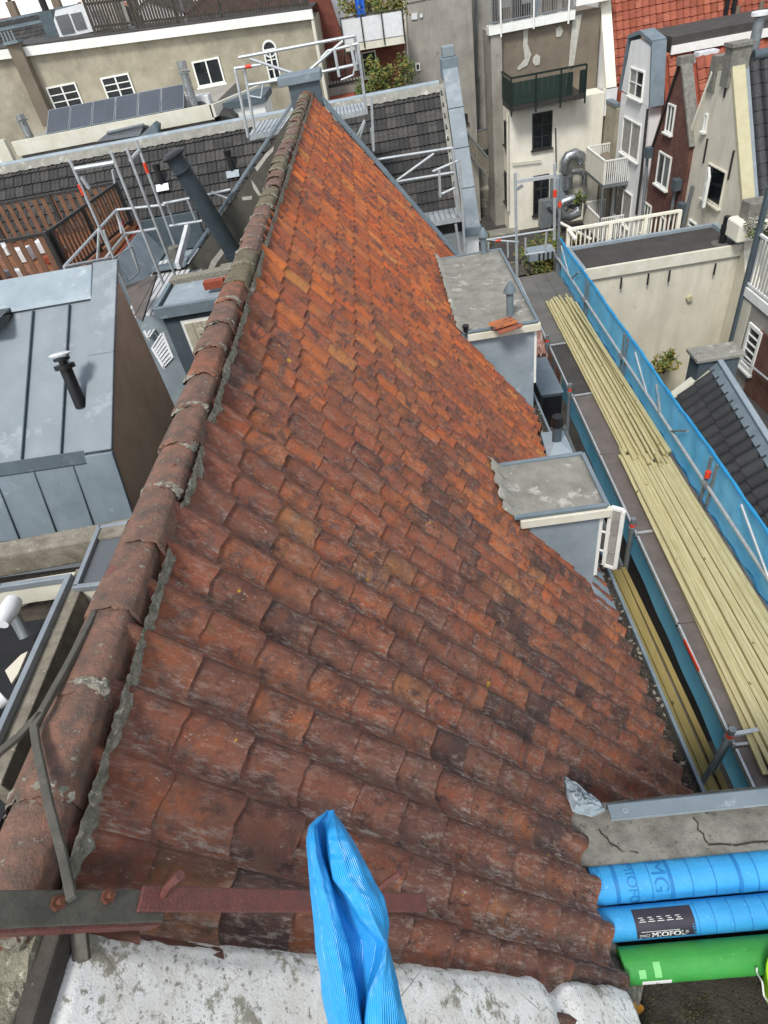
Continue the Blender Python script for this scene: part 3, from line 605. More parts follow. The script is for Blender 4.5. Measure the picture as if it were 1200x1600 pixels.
for i in range(1400):
    k_ = random.choice(((1.05, .62), (1.3, .7), (1.15, .42), (.92, .8), (1.5, .5), (1.32, .35), (.9, .55))); c = V3((k_[0] + random.gauss(0, .06), k_[1] + random.gauss(0, .045), -5.335 + R_(0, .012))); r = R_(.004, .012)
    a_ = R_(0, 6.28); mo.add([c + V3((math.cos(a_) * r, math.sin(a_) * r, 0)), c + V3((-math.sin(a_) * r, math.cos(a_) * r, 0)), c + V3((R_(-r, r), R_(-r, r), r * 1.6))], [(0, 1, 2)])
STUFF(mo.build('moss', 'mossgreen', fr, 60))
pb = B()
for i in range(260):
    c = V3((R_(.8, 1.75), R_(.2, .95), -5.33)); r = R_(.002, .009); pb.tube([c, c + UP * r], [r, r * .4], 5)
STUFF(pb.build('grit', 'debris', fr))
c = Z(996, 1575, -5.28); tag(B().grid(lambda u, v: c + V3(((u - .5) * .09 * math.sin(v * 3.1), (v - .5) * .07, .02 * math.cos(u * 4))), 8, 8).build('fallen_leaf', 'leafyellow', None, 60), 'single yellow leaf lying on the dirty flat roof', 'leaf')
def cylmap(x, ang, yc, zc, r): return V3((x, yc - r * math.sin(ang), zc + r * math.cos(ang)))
def roll(label, mat, x0, x1, yc, zc, r, dent=0):
    t = T('foil_roll', label, 'foil roll', (x0, yc, zc - r), 'rolls of roofing foil')
    n = 40
    def f(u, v):
        a = v * 2 * math.pi; x = x0 + (x1 - x0) * u
        rr = r * (1 - dent * .10 * math.exp(-((a - 1.35) / .3) ** 2) * math.exp(-((u - .35) / .22) ** 2)) + .0012 * math.sin(x * 140) * (1 if dent else .3)
        return cylmap(x, a, yc, zc, rr)
    B().grid(f, 60, n).build('foil', mat, t, 60)
    sp = B(); k = 60
    for i in range(k):
        pass
    def cap(u, v):
        a = v * 2 * math.pi; rr = r * u; return cylmap(x0 + .006 * math.sin(u * 40) + .02 * (1 - u) ** 2 - .001, a, yc, zc, rr)
    B().grid(cap, 16, n).build('roll_end', mat, t, 60)
    return t
def band(t, nm, mat, x0, x1, a0, a1, yc, zc, r): return B().grid(lambda u, v: cylmap(x0 + (x1 - x0) * u, a0 + (a1 - a0) * v, yc, zc, r), 6, 12).build(nm, mat, t, 60)
def text_on(t, nm, mat, txt, x0, a0, size, yc, zc, r, turn=False, sx=1.):
    cu = bpy.data.curves.new('txt', 'FONT'); cu.body = txt; cu.size = size; cu.resolution_u = 3; to = bpy.data.objects.new('txt', cu); COL.objects.link(to)
    dg = bpy.context.evaluated_depsgraph_get(); me0 = to.evaluated_get(dg).to_mesh(); b_ = B()
    vs = [v.co.copy() for v in me0.vertices]; fs = [tuple(p.vertices) for p in me0.polygons]; to.evaluated_get(dg).to_mesh_clear()
    bpy.data.objects.remove(to); bpy.data.curves.remove(cu)
    vv = [cylmap(x0 + v.x * sx, a0 - v.y / r, yc, zc, r) if not turn else cylmap(x0 + v.y, a0 + v.x * sx / r, yc, zc, r) for v in vs]
    b_.add(vv, fs); return b_.build(nm, mat, t)
r1 = roll('thick light blue foil roll nearest the concrete ledge, with darker blue print', 'rollblue', .80, 2.9, 1.44, -5.2, .132, 1)
for i, x in enumerate((.95, 1.10, 1.2, 1.33, 1.48, 1.64, 1.80, 1.93, 2.08)): band(r1, 'printed_line', 'rollprint', x, x + (.008 if i % 3 else .028), -.9, 1.5, 1.44, -5.2, .1335)
text_on(r1, 'print', 'rollprint', 'MIOFOL', .84, -.7, .05, 1.44, -5.2, .134, True); text_on(r1, 'print', 'rollprint', 'MIOFOL', 1.04, -.8, .10, 1.44, -5.2, .134, True); text_on(r1, 'print', 'rollprint', 'MG', 1.22, -.75, .15, 1.44, -5.2, .134, True)
r2 = roll('middle blue foil roll with a dark label in white lettering', 'rollblue', .775, 2.9, 1.195, -5.225, .105)
band(r2, 'label', 'labeldark', 1.02, 1.42, -.55, 1.32, 1.195, -5.225, .1062); band(r2, 'label_rule', 'labelwhite', 1.05, 1.31, .80, .83, 1.195, -5.225, .1066)
[text_on(r2, 'lettering', 'labelwhite', 'MIOFOL', 1.115 + dx_, 1.22, .052, 1.195, -5.225, .1068 + dx_ * .05, sx=1.22) for dx_ in (0, .005)]; text_on(r2, 'lettering', 'labelwhite', '®', 1.345, 1.1, .03, 1.195, -5.225, .1068); text_on(r2, 'lettering', 'labelwhite', '[MG]', 1.035, 1.2, .034, 1.195, -5.225, .1068); text_on(r2, 'lettering', 'rollblue', '125 M', 1.40, .5, .03, 1.195, -5.225, .1068, True)
for i in range(5):
    x = 1.05 + i * .062
    for j in range(3): band(r2, 'label_icon', 'labelwhite', x + .01 * (j % 2), x + .03 + .008 * j, .0 + j * .11, .035 + j * .11, 1.195, -5.225, .1067)
for x in (1.44, 1.55, 1.67, 1.79, 1.9, 2.02): band(r2, 'printed_line', 'rollprint', x, x + .006, -.9, 1.5, 1.195, -5.225, .1063)
band(r2, 'tape', 'whiteplastic', .78, .86, -.3, .9, 1.195, -5.225, .1063).data.materials[0] = MATS['rollblue']
r3 = roll('bright green foil roll with a white paper sticker, nearest the camera', 'rollgreen', .87, 2.9, .955, -5.225, .108)
band(r3, 'sticker', 'labelwhite', .97, 1.16, 1.15, 1.55, .955, -5.225, .1092); text_on(r3, 'lettering', 'ink', '22', 1.06, 1.3, .03, .955, -5.225, .1096, True)
surf('tapegreen', '#7cc47a', None, rough=.35, bump=0)
for x in (.955, 1.055): band(r3, 'tape', 'tapegreen', x, x + .045, .1 if x > 1 else .45, .95, .955, -5.225, .109)
bk = T('bucket', 'lime green plastic tub with wire handle at the right edge', 'bucket', (1.89, .75, -5.32))
bc = V3((1.89, .75, -5.32)); B().tube([bc, bc + UP * .3], [.16, .19], 32, True).build('tub', 'lime', bk, 40); B().tube([bc + UP * .285, bc + UP * .315], [.205, .205], 32).build('rim', 'lime', bk, 40); B().tube([bc + UP * .316, bc + UP * .318], [.185, .185], 32).build('lid', 'lime', bk, 40)
B().tube([bc + V3((-.2 - .02 * math.sin(t_ * 3.14), -.12 + t_ * .24, .22 + .03 * math.sin(t_ * 12))) for t_ in [i / 12 for i in range(13)]], .006, 6).build('handle', 'labelwhite', bk, 40)

# ================================================================ SCAFFOLD ALONG THE EAVE
def xi(y): return 3.38 + .0255 * y
def xo(y): return 4.78 + .017 * y
ZD = -8.0
sc = T('tube_scaffold', 'tube scaffold with grey deck boards along the eave, wrapped in netting', 'scaffold', (4.1, 9, -15.2))
segs = [(1.9, 3.6, 'deckboard'), (3.6, 5.55, 'deckboard'), (5.55, 7.46, 'deckboard'), (7.46, 9.8, 'deckboard'), (9.8, 12.02, 'deckboard'), (12.06, 14.5, 'bitumen'), (14.56, 19.2, 'bitumen_grey')]
for a, b_, mt in segs:
    for k in range(3):
        f0, f1 = k / 3, (k + 1) / 3 - .006
        lo = lambda y, f: xi(y) + (xo(y) - xi(y)) * f
        B().hexa([(lo(a, f0), a, ZD - .05), (lo(a, f1), a, ZD - .05), (lo(b_, f1), b_ - .015, ZD - .05), (lo(b_, f0), b_ - .015, ZD - .05), (lo(a, f0), a, ZD), (lo(a, f1), a, ZD), (lo(b_, f1), b_ - .015, ZD), (lo(b_, f0), b_ - .015, ZD)]).build('deck_board', mt, sc)
for a, b_, mt in segs:
    B().bar((xi(a) - .02, a + .02, ZD - .02), (xi(b_) - .02, b_ - .03, ZD - .02), .03, .075).build('edge_channel', 'alu', sc)
for y in (3.62, 7.5, 12.04, 14.53): B().bar((xi(y) - .02, y, ZD + .015), (xi(y) + .55, y, ZD + .015), .035, .03).build('transom_strip', 'alu', sc)
B().bar((xi(4.9) - .038, 4.72, ZD - .0), (xi(5.1) - .038, 5.25, ZD - .0), .012, .06).build('red_mark', 'redtape', sc)
for y in (3.7, 7.6, 12.15, 14.6):
    x = xi(y) - .07; B().tube([(x, y, -15.2), (x, y, -7.72)], .045, 12).build('standard', 'galv', sc, 40); B().tube([(x, y, -8.05), (x, y, -7.92)], .06, 10).build('coupler', 'galv', sc, 40)
    B().tube([(x, y, -7.9), (x, y, -7.84)], .048, 12).build('red_band', 'redtape', sc, 40)
B().tube([(xi(3.7) - .07, 3.7, -7.9), (xi(3.7) - .55, 3.3, -8.9)], .035, 10).build('brace', 'galv', sc, 40)
B().bar((xi(3.7) - .07, 3.7, -7.87), (xi(3.7) + .35, 3.74, -7.9), .05, .05).build('tie', 'alu', sc)
for z in (-9.05, -10.3): B().tube([(xi(2) - .1, 2, z), (xi(19) - .1, 19, z)], .04, 8).build('ledger', 'galv', sc, 40)
B().bar((2.95, 11.0, -8.6), (2.95, 16.6, -8.55), .10, .05).build('toe_board', 'galv', sc)
ox = lambda y: xo(y) - .07
B().tube([(ox(2), 2, -7.5), (ox(19), 19, -7.5)], .032, 10).build('guard_rail', 'alu', sc, 40)
for y in (2.6, 7.85, 12.5, 15.7, 18.9):
    for d in (0, .22): B().bar((ox(y) + .03, y + d, -10), (ox(y) + .03, y + d, -6.98), .05, .04).build('guard_post', 'galv', sc)
    B().tube([(ox(y) - .01, y + .05, -7.5), (ox(y) - .01, y + .2, -7.5)], .06, 10).build('coupler', 'galv', sc, 40)
B().tube([(ox(7.85) + .0, 8.0, -7.36), (ox(7.85), 8.0, -7.24)], .05, 10).build('red_clamp', 'redtape', sc, 40)
for y0, y1 in ((18.6, 17.6), (11.9, 11.0), (6.9, 5.8)): B().tube([(ox(y0), y0, -7.02), (ox(y1), y1, -7.48)], .022, 8).build('lattice_brace', 'alu', sc, 40)
for y0, y1 in ((10.6, 10.2), (9.6, 9.0)): B().bar((ox(y0), y0, -7.05 if y0 > 10 else -7.5), (ox(y1), y1, -7.5 if y0 > 10 else -7.08), .05, .03).build('lattice_bar', 'galv', sc)
B().bar((ox(17.4), 17.3, -7.5), (ox(16.7), 16.6, -7.05), .04, .03).build('lattice_bar', 'galv', sc)
st_ = V3((ox(19) + .02, 19.05, 0)); B().tube([(st_.x, 19.05, -15), (st_.x, 19.05, -5.2)], .04, 10).build('corner_standard', 'galv', sc, 40); B().tube([(st_.x, 19.05, -6.05), (st_.x, 19.05, -5.9)], .05, 10).build('red_band', 'redtape', sc, 40)
def netmat(name, c1, c2):
    b = NB(name); c = b.mix(b.ramp(b.noise(1.2, 5, .6, b.map((1, 1, .3))), .3, .7), lin(c1), lin(c2)); 
    ge = b.noise(190, 2, .5); b.bump(ge, .3, .003); m_ = b.done(c, .65, 0, .25)
    tr = b.n('ShaderNodeBsdfTranslucent'); b.L(c, tr.inputs[0]); ms = b.n('ShaderNodeMixShader'); ms.inputs[0].default_value = .55
    b.L(b.b.outputs[0], ms.inputs[1]); b.L(tr.outputs[0], ms.inputs[2]); b.L(ms.outputs[0], b.t.nodes['Material Output'].inputs[0]); MATS[name] = m_
netmat('netblue', '#86cdec', '#66bbe2'); netmat('nethem', '#58c4ee', '#46b4e4')
net = T('debris_net', 'bright blue debris netting along the outer side of the scaffold', 'netting', (5, 10, -8.05))
def netf(u, v):
    y = 1.6 + u * 17.4; z = -6.97 - v * 1.12; fold = (.045 * math.sin(y * 5.1) + .03 * math.sin(y * 11.3 + 1)) * (.25 + .75 * math.sin(v * math.pi)) + .02 * math.sin(v * 9 + y)
    return V3((xo(y) + .02 + fold * .7 + nz3((y, v * 2, 0), 2, .02), y, z + .015 * math.sin(y * 1.7)))
B().grid(netf, 300, 18).build('net', 'netblue', net, 70)
B().grid(lambda u, v: V3((xo(1.6 + u * 17.4) - .03 + .025 * math.sin(u * 170) + v * .08, 1.6 + u * 17.4, -7.93 - .1 * v + .015 * math.sin(u * 120))), 240, 3).build('net_skirt', 'netblue', net, 70)
B().tube([(xo(y) + .004 * math.sin(y * 7), y, -6.965 + .015 * math.sin(y * 1.7) + .004 * math.sin(y * 13)) for y in [1.6 + i * .15 for i in range(117)]], [.028 + .006 * math.sin(i * 1.9) for i in range(117)], 7).build('top_hem', 'nethem', net, 60)
for i, y in enumerate((18.3, 17.6, 15.1, 13.9, 12.3, 11.4, 10.5, 9.6, 8.4, 7.0, 6.1)):
    a = V3((xo(y) - .02, y, -6.98)); B().tube([a, a + V3((-.10, -.12, -.10)), a + V3((-.16, -.28 - .1 * (i % 2), -.16))], .005, 5).build('tie_cord', 'nethem', net, 40)
inn = B().grid(lambda u, v: V3((xi(1.9 + u * 11.2) - .035 + .006 * math.sin(u * 60) * v + .03 * v, 1.9 + u * 11.2, -8.08 - v * .55)), 160, 10).build('inner_net', 'netblue', None, 70)
tag(inn, 'blue netting hanging below the deck on the house side of the scaffold', 'netting')
# timber: two bundles of treated battens, and planks on the lower lift
def plank(label, grp, a, b, w, h, mat='timber', tw=0.):
    a, b = V3(a), V3(b); L = (b - a).length; bm_ = B(); n = 6
    bow = R_(-.03, .03); bz = R_(-.008, .008)
    def sec(t): return [(-w / 2, -h / 2), (w / 2, -h / 2), (w / 2, h / 2), (-w / 2, h / 2)]
    vs = []; fs = []
    for i in range(n + 1):
        t = i / n; ox_ = bow * 4 * t * (1 - t); oz = bz * 4 * t * (1 - t)
        vs += [(x + ox_, (t - .5) * L, z + oz) for x, z in sec(t)]
    fs = [(i * 4 + j, i * 4 + (j + 1) % 4, (i + 1) * 4 + (j + 1) % 4, (i + 1) * 4 + j) for i in range(n) for j in range(4)] + [(3, 2, 1, 0), (n * 4, n * 4 + 1, n * 4 + 2, n * 4 + 3)]
    bm_.add(vs, fs); o = bm_.build('timber_batten', mat, None, bevel=.003); d = (b - a).normalized()
    q = d.to_track_quat('Y', 'Z'); o.rotation_mode = 'QUATERNION'; o.rotation_quaternion = q @ Matrix.Rotation(tw, 3, 'Y').to_quaternion(); o.location = (a + b) / 2
    return tag(o, label, 'timber batten', grp)
ORD = ['first', 'second', 'third', 'fourth', 'fifth', 'sixth', 'seventh', 'eighth', 'ninth', 'tenth', 'eleventh', 'twelfth', 'thirteenth', 'fourteenth', 'fifteenth', 'sixteenth', 'seventeenth']
for k in range(34):        # far bundle: fanned out, two or three layers
    lay = k // 14; f = (k % 14) / 13 if lay < 2 else (k % 14) / 7 + .1
    xa = 4.25 + f * .68 + R_(-.02, .02); xb = 4.03 + f * .74 + R_(-.03, .03) + (.12 if k % 4 == 1 else 0)
    z = ZD + .035 + lay * .06 + R_(-.006, .022)
    plank('pale batten buried in the bottom layer of the far fanned bundle' if lay == 0 else ORD[k % 14] + ' pale batten from the house side in the ' + ('middle' if lay == 1 else 'top') + ' layer of the far bundle', 'battens of the far bundle', (xa, 16.85 + R_(-.3, .25), z), (xb, 9.35 + R_(-.25, .3), z + R_(0, .01)), .05, .05, tw=R_(-.12, .12))
for k in range(34):        # near bundle
    lay = k // 17; f = (k % 17) / 16
    y1 = 9.7 + R_(-.25, .25) - lay * .15; z = ZD + .035 + lay * .058 + R_(-.006, .022)
    plank('pale batten buried in the bottom layer of the near bundle' if lay == 0 else ORD[k % 17] + ' pale batten from the house side in the top layer of the near bundle', 'battens of the near bundle', (3.93 + f * .84 + R_(-.015, .015), y1 if f < .5 else y1 - .3, z), (3.66 + f * 1.02 + R_(-.03, .03), 1.7 + R_(-.2, .2), z), .056, .05, tw=R_(-.12, .12))
for k in range(2):
    plank('loose pale batten lying between deck and near bundle' if k else 'outermost pale batten on the house side of the near bundle', None, (3.90 - k * .0, 8.2 - k * 2., ZD + .04), (3.62, 3.2, ZD + .04), .07, .05)
for k in range(8):
    f = k % 5 / 4; plank('treated plank on the lower lift beside the gutter', 'planks on the lower lift', (3.06 + f * .38, 7.6 + R_(-.2, .2), -8.93 + .06 * (k // 5)), (3.06 + f * .38 + R_(-.02, .02), 2.0, -8.93 + .06 * (k // 5)), .085, .055, 'timber_shade')
B().box(2.7, 3.45, 1.9, 13.5, -9.08, -8.975).build('lower_deck_board', 'deckboard', sc)
# air conditioning unit behind the scaffold standard
ac = T('equipment_box', 'dark grey metal equipment box beside the scaffold deck near the gutter', 'unit', (3.3, 13.2, -9))
B().box(3.02, 3.52, 12.35, 14.05, -9.05, -8.05).build('casing', 'zinc_dark', ac, bevel=.04); B().box(3.0, 3.54, 12.33, 14.07, -8.06, -8.02).build('lid', 'zinc', ac, bevel=.015); B().box(3.05, 3.49, 12.325, 12.345, -9.0, -8.12).build('front_panel', 'blackplastic', ac)
og = B().grid(lambda u, v: Z(828 + u * 28, 515 + v * 42, -8.2) + UP * nz3((u * 3, v * 4, 1), 2.5, .25), 14, 14)
tag(og.build('plastic_bag', 'bagred', None, 50), 'crumpled red and white plastic bag beside the equipment box', 'bag')
# ================================================================ LEFT: FLAT ROOF WITH HATCHES, ZINC MANSARD, SMALL DORMER
ann = T('flat_roof_annex', 'old flat roof annex with rotten timber kerbs left of the ridge', 'annex', (-3.6, 2, -15.2))
B().box(-7, -1.9, -.6, 3.9, -15.2, -3.62).build('body', 'mouldwood', ann)
B().bar((-6.5, 3.72, -3.40), (-2.45, 3.86, -3.30), .20, .24).build('kerb_beam', 'greywood', ann, bevel=.02)
B().bar((-6.5, 3.50, -3.45), (-2.7, 3.58, -3.42), .06, .06).build('kerb_strip', 'offwhite', ann, bevel=.008)
B().obox((-2.85, 1.7, -3.50), (.12, 0, 0), (-.02, 1.75, .02), (0, 0, .26)).build('kerb_board', 'greywood', ann, bevel=.01)
B().obox((-2.35, 1.0, -2.95), (.22, 0, .3), (-.06, 2.4, -.08), (.04, 0, -.5)).build('rotten_board', 'mouldwood', ann, bevel=.02)
def skylight(label, p, gl, w=.04):
    t = T('roof_light', label, 'skylight', sum(p, V3()) / 4)
    n = len(p); b_ = B()
    for i in range(n):
        a, c = p[i], p[(i + 1) % n]; B().bar(a, c + (c - a).normalized() * w * .5, w, w * 1.3).build('frame_rail', 'metalframe', t, bevel=.005)
    for i in range(n):
        a, c = p[i], p[(i + 1) % n]; B().obox(a - UP * .2, c - a, V3((0, 0, .17)), (sum(p, V3()) / 4 - a).normalized() * .012).build('upstand', 'offwhite', t)
    if gl: B().prism([q - UP * .012 for q in p], (0, 0, -.008)).build('pane', gl, t)
    return t
surf('duskglass', '#5d6063', '#54575a', None, scale=2, rough=.2, bump=0, spec=.6)
skylight('small grey framed roof light tucked behind the ridge tiles', [Z(119, 919, -3.2), Z(156, 826, -3.2), Z(240, 812, -3.2), Z(212, 908, -3.2)], 'duskglass')
skylight('open roof hatch with metal frame over a dark hole', [Z(-40, 1235, -3.2), Z(-200, 950, -3.2), Z(0, 919, -3.2), Z(109, 903, -3.2)], None, .045)
B().box(-4.6, -2.92, 1.3, 3.3, -3.61, -3.60).build('hatch_dark_sheet', 'blackplastic', ann)  # black sheet laid on the solid roof, painting in the hatch's inner shade
for pts in ([(25, 925), (75, 918), (60, 935), (35, 948)], [(55, 1010), (70, 985), (80, 965), (72, 1000)], [(10, 1050), (35, 1025), (45, 1020), (30, 1055), (20, 1070)]):
    B().prism([Z(px, py, -3.57) for px, py in pts], (0, 0, .02)).build('flaked_paint', 'cream_wall', ann)
pv = T('pvc_pipe', 'white plastic pipe elbow standing in the open hatch', 'pipe', Z(10, 960, -3.4)); a = Z(40, 995, -3.5)
B().tube([a, Z(18, 955, -3.3), Z(14, 945, -3.22)], [.045, .045, .045], 14).build('pipe', 'galv', pv, 40); B().tube([Z(2, 975, -3.12), Z(16, 950, -3.12), Z(22, 938, -3.12)], [.05, .07, .06], 14).build('elbow', 'whiteplastic', pv, 40)
B().tube([Z(-5, 1100, -3.3), Z(8, 1090, -3.3)], .05, 12).build('elbow', 'whiteplastic', pv, 40)
# zinc mansard
man = T('zinc_mansard_house', 'house with blue grey standing seam zinc mansard left of the ridge', 'house', (-6, 8, -15.2))
xw = -3.8
pr = [(8.62, -2.55), (6.28, -3.93), (5.93, -4.85), (5.93, -15.2), (8.62, -15.2)]
B().prism([(xw - .12, y, z) for y, z in pr], (-9, 0, 0)).build('roof_cladding', 'zinc_blue', man)
B().prism([(xw - .02, y - .0, z - .06) for y, z in pr], (-.1, 0, 0)).build('side_wall', 'mansardwall', man)
def strip(pts, wd, th, mat, nm, x):
    for p, q in zip(pts[:-1], pts[1:]):
        p3, q3 = V3((x, *p)), V3((x, *q)); up = (q3 - p3).cross(EX).normalized(); up = -up if up.y > 0 and abs(up.z) < .3 else (up if up.z > 0 else -up)
        B().obox(p3 - EX * wd, EX * wd, q3 - p3, up * th).build(nm, mat, man, bevel=.012)
B().obox((xw - .3, 6.262, -4.0), (-9, 0, 0), (0, -.33, -.86), (0, -.012, .004)).build('front_sheet', 'zinc', man)
strip([(8.75, -2.50), (7.45, -3.24), (6.27, -3.95)], .36, .06, 'zinc_blue', 'coping', xw + .05); strip([(6.27, -3.95), (5.92, -4.9)], .36, .06, 'zinc', 'coping', xw + .05)
B().obox((xw - .3, 8.62, -2.50), (-9, 0, 0), (0, -.42, -.25), (0, .05, .05)).build('ridge_flashing', 'zinc_light', man, bevel=.01)
for i in range(9):
    x = xw - .62 - i * .52
    B().bar((x, 8.2, -2.775), (x, 6.30, -3.90), .014, .05).build('seam', 'zinc_dark', man); B().bar((x + .1, 6.26, -4.0), (x + .1, 5.91, -4.86), .04, .012, EX).build('seam', 'zinc_dark', man)
B().obox((xw - .3, 6.29, -3.90), (-9, 0, 0), (0, -.06, -.16), (0, -.02, .02)).build('knee_flashing', 'zinc_dark', man, bevel=.008)
for px, py, mt in ((82, 852, 'whiteplastic'), (126, 845, 'zinc_dark')):
    p = Y(px, py, 5.92); B().tube([p + EY * .05, p - EY * .10], .065, 16).build('wall_vent', mt, man, 40)
B().box(-9, xw - 1.45, 7.75, 8.25, -2.80, -2.70).build('rooflight', 'glass', man)
pn = V3((0, -1.38, 2.34)).normalized(); fb = PL(126, 632, V3((0, 6.28, -3.93)), pn); ft = X(93, 553, fb.x - .02)
fl_ = T('roof_flue', 'thin black flue with white rain cap on the zinc mansard', 'flue', fb)
ax = (ft - fb); B().tube([fb - ax * .05, fb + ax * .05, fb + ax * .75], .075, 16).build('pipe', 'blackplastic', fl_, 40); B().tube([fb + ax * .72, fb + ax * .8], .125, 16).build('collar', 'blackplastic', fl_, 40); B().tube([fb + ax * .8, fb + ax * .88], .05, 12).build('neck', 'blackplastic', fl_, 40); B().tube([fb + ax * .88, fb + ax * .93], .10, 16).build('terminal', 'blackplastic', fl_, 40); B().tube([fb + ax * .98, fb + ax * 1.0, fb + ax * 1.02], [.13, .135, .1], 18).build('rain_cap', 'whiteplastic', fl_, 40); B().obox(fb - V3((.12, .12, .12)), (.24, 0, 0), (0, .2, .12), (0, -.01, .02)).build('flashing', 'zinc_light', fl_)
# small zinc dormer with a wooden shutter on the hidden slope
sdm = B().box(-4.95, -2.6, 12.42, 13.85, -8, -4.62).build('shutter_dormer', 'zinc_dark', house)
B().box(-4.9, -2.6, 12.5, 13.8, -4.62, -4.6).build('dormer_sheet', 'zinc_light', sdm)
for a, b_ in (((-5.02, 12.36), (-2.6, 12.36)), ((-5.0, 12.36), (-5.0, 13.85))): B().bar((a[0], a[1], -4.66), (b_[0], b_[1], -4.66), .10, .24).build('dormer_edge', 'zinc', sdm, bevel=.012)
B().bar((-5.0, 13.86, -4.58), (-3.2, 13.9, -4.56), .3, .16).build('mortar_edge', 'mortar', sdm)
sp = [Y(265, 499, 12.40), Y(311, 490, 12.40), Y(325, 550, 12.40), Y(288, 559, 12.40)]
x0, x1, zt, zb = -4.55, -3.62, -4.98, -6.25
sh = B().box(x0 - .06, x1 + .06, 12.40, 12.42, zb - .06, zt + .06).build('shutter', 'whitepaint', sdm)
for i in range(5): B().box(x0 + i * (x1 - x0) / 5 + .004, x0 + (i + 1) * (x1 - x0) / 5 - .004, 12.365, 12.40, zb, zt).build('shutter_board', 'shutterwood', house, bevel=.004)
for z in (zt - .2, zb + .2): B().box(x0 + .25, x1, 12.335, 12.364, z - .05, z + .05).build('shutter_ledge', 'shutterwood', house)
for i, (px, py) in enumerate(((333, 437), (361, 430))):
    p = Z(px, py, -4.35); o = B().box(p.x - (.22 if i == 0 else .14), p.x + (.22 if i == 0 else .14), p.y - .1, p.y + .1, p.z - .16, p.z).build('loose_brick', 'terracotta', None, bevel=.012)
    tag(o, 'larger red brick lying by the small zinc dormer' if i == 0 else 'smaller red brick lying beside the ridge tiles', 'brick')
B().box(-3.9, -2.9, 13.9, 14.3, -4.62, -4.52).build('mortar_pad', 'mortar', sdm)
# big leaning flue
bf = T('large_flue', 'large leaning dark grey flue pipe rising beside the far gable wall', 'flue', V3((-4.05, 16.5, -5.2)))
f0, f1 = Y(374, 410, 16.6), Y(268, 238, 16.3); ax = f1 - f0
B().tube([f0 + ax * .12, f0 + ax * .86], .215, 24).build('pipe', 'pvc_dark', bf, 40); B().tube([f0, f0 + ax * .12], .235, 24).build('socket', 'pvc_dark', bf, 40); B().tube([f0 + ax * .855, f0 + ax * .87], .27, 24).build('ring', 'pvc_dark', bf, 40); B().tube([f0 + ax * .87, f0 + ax * .97], .225, 24).build('head', 'pvc_dark', bf, 40); B().tube([f0 + ax * .97, f0 + ax * .985, f0 + ax], [.29, .29, .2], 24).build('cap', 'blackplastic', bf, 40)
B().tube([f0 - ax * .15, f0], .25, 20).build('lead_collar', 'zinc', bf, 40)
# ---- roof terrace with slatted fences
tr = T('roof_terrace', 'raised roof terrace with brown timber decking and white fascia', 'terrace', (-11, 17, -15.2))
B().box(-18, -7.35, 14.9, 20.1, -15.2, -4.75).build('base', 'white_wall', tr); B().box(-18, -7.28, 14.82, 14.9, -5.5, -4.82).build('fascia', 'whitepaint', tr); B().box(-18, -7.25, 14.78, 20.15, -4.76, -4.70).build('deck_edge', 'terracotta', tr)
for i in range(38): B().bar((-7.4 - i * .14, 14.95, -4.66), (-7.4 - i * .14, 20, -4.66), .125, .05).build('deck_plank', 'deckwood', tr)
def slat_fence(label, a, b, h, n, posts, loc_group='slatted terrace fences'):
    a, b = V3(a), V3(b); t = T('slatted_fence', label, 'fence', a, loc_group); d = (b - a).normalized(); nn = d.cross(UP)
    for f in posts: p = a.lerp(b, f); B().bar(p, p + UP * (h + .04), .10, .10, nn).build('post', 'darkframe', t)
    B().bar(a + UP * h, b + UP * h, .06, .06).build('top_rail', 'darkframe', t); B().bar(a + UP * .12, b + UP * .12, .06, .06).build('bottom_rail', 'darkframe', t)
    for i in range(n):
        p = a.lerp(b, (i + .5) / n); B().bar(p + UP * .14, p + UP * (h - .04), .14 if (b - a).length / n > .22 else .09, .025, nn).build('slat', 'fencebrown', t)
slat_fence('brown slatted fence along the front edge of the roof terrace', (-8.06, 15.45, -4.64), (-13, 15.5, -4.64), 1.12, 18, (0, .33, .66))
slat_fence('brown slatted fence along the right side of the roof terrace', (-8.02, 15.55, -4.64), (-7.55, 19.55, -4.64), 1.12, 22, (.02, .45, .98))
slat_fence('brown slatted fence along the back of the roof terrace', (-7.6, 19.7, -4.64), (-14, 19.8, -4.64), 1.12, 24, (0, .32, .62))
for i in range(10):
    p = V3((R_(-11.5, -8.4), R_(16, 19.2), -4.55)); s = R_(.1, .3); o = B().box(p.x - s, p.x + s, p.y - s * .6, p.y + s * .6, -4.62, -4.62 + R_(.08, .4)).build('storage_box', random.choice(('whiteplastic', 'terracotta', 'duskglass', 'whiteplastic')), None, bevel=.02)
    tag(o, 'small box or pot half seen between the terrace fence slats', 'box', 'clutter on the terrace')
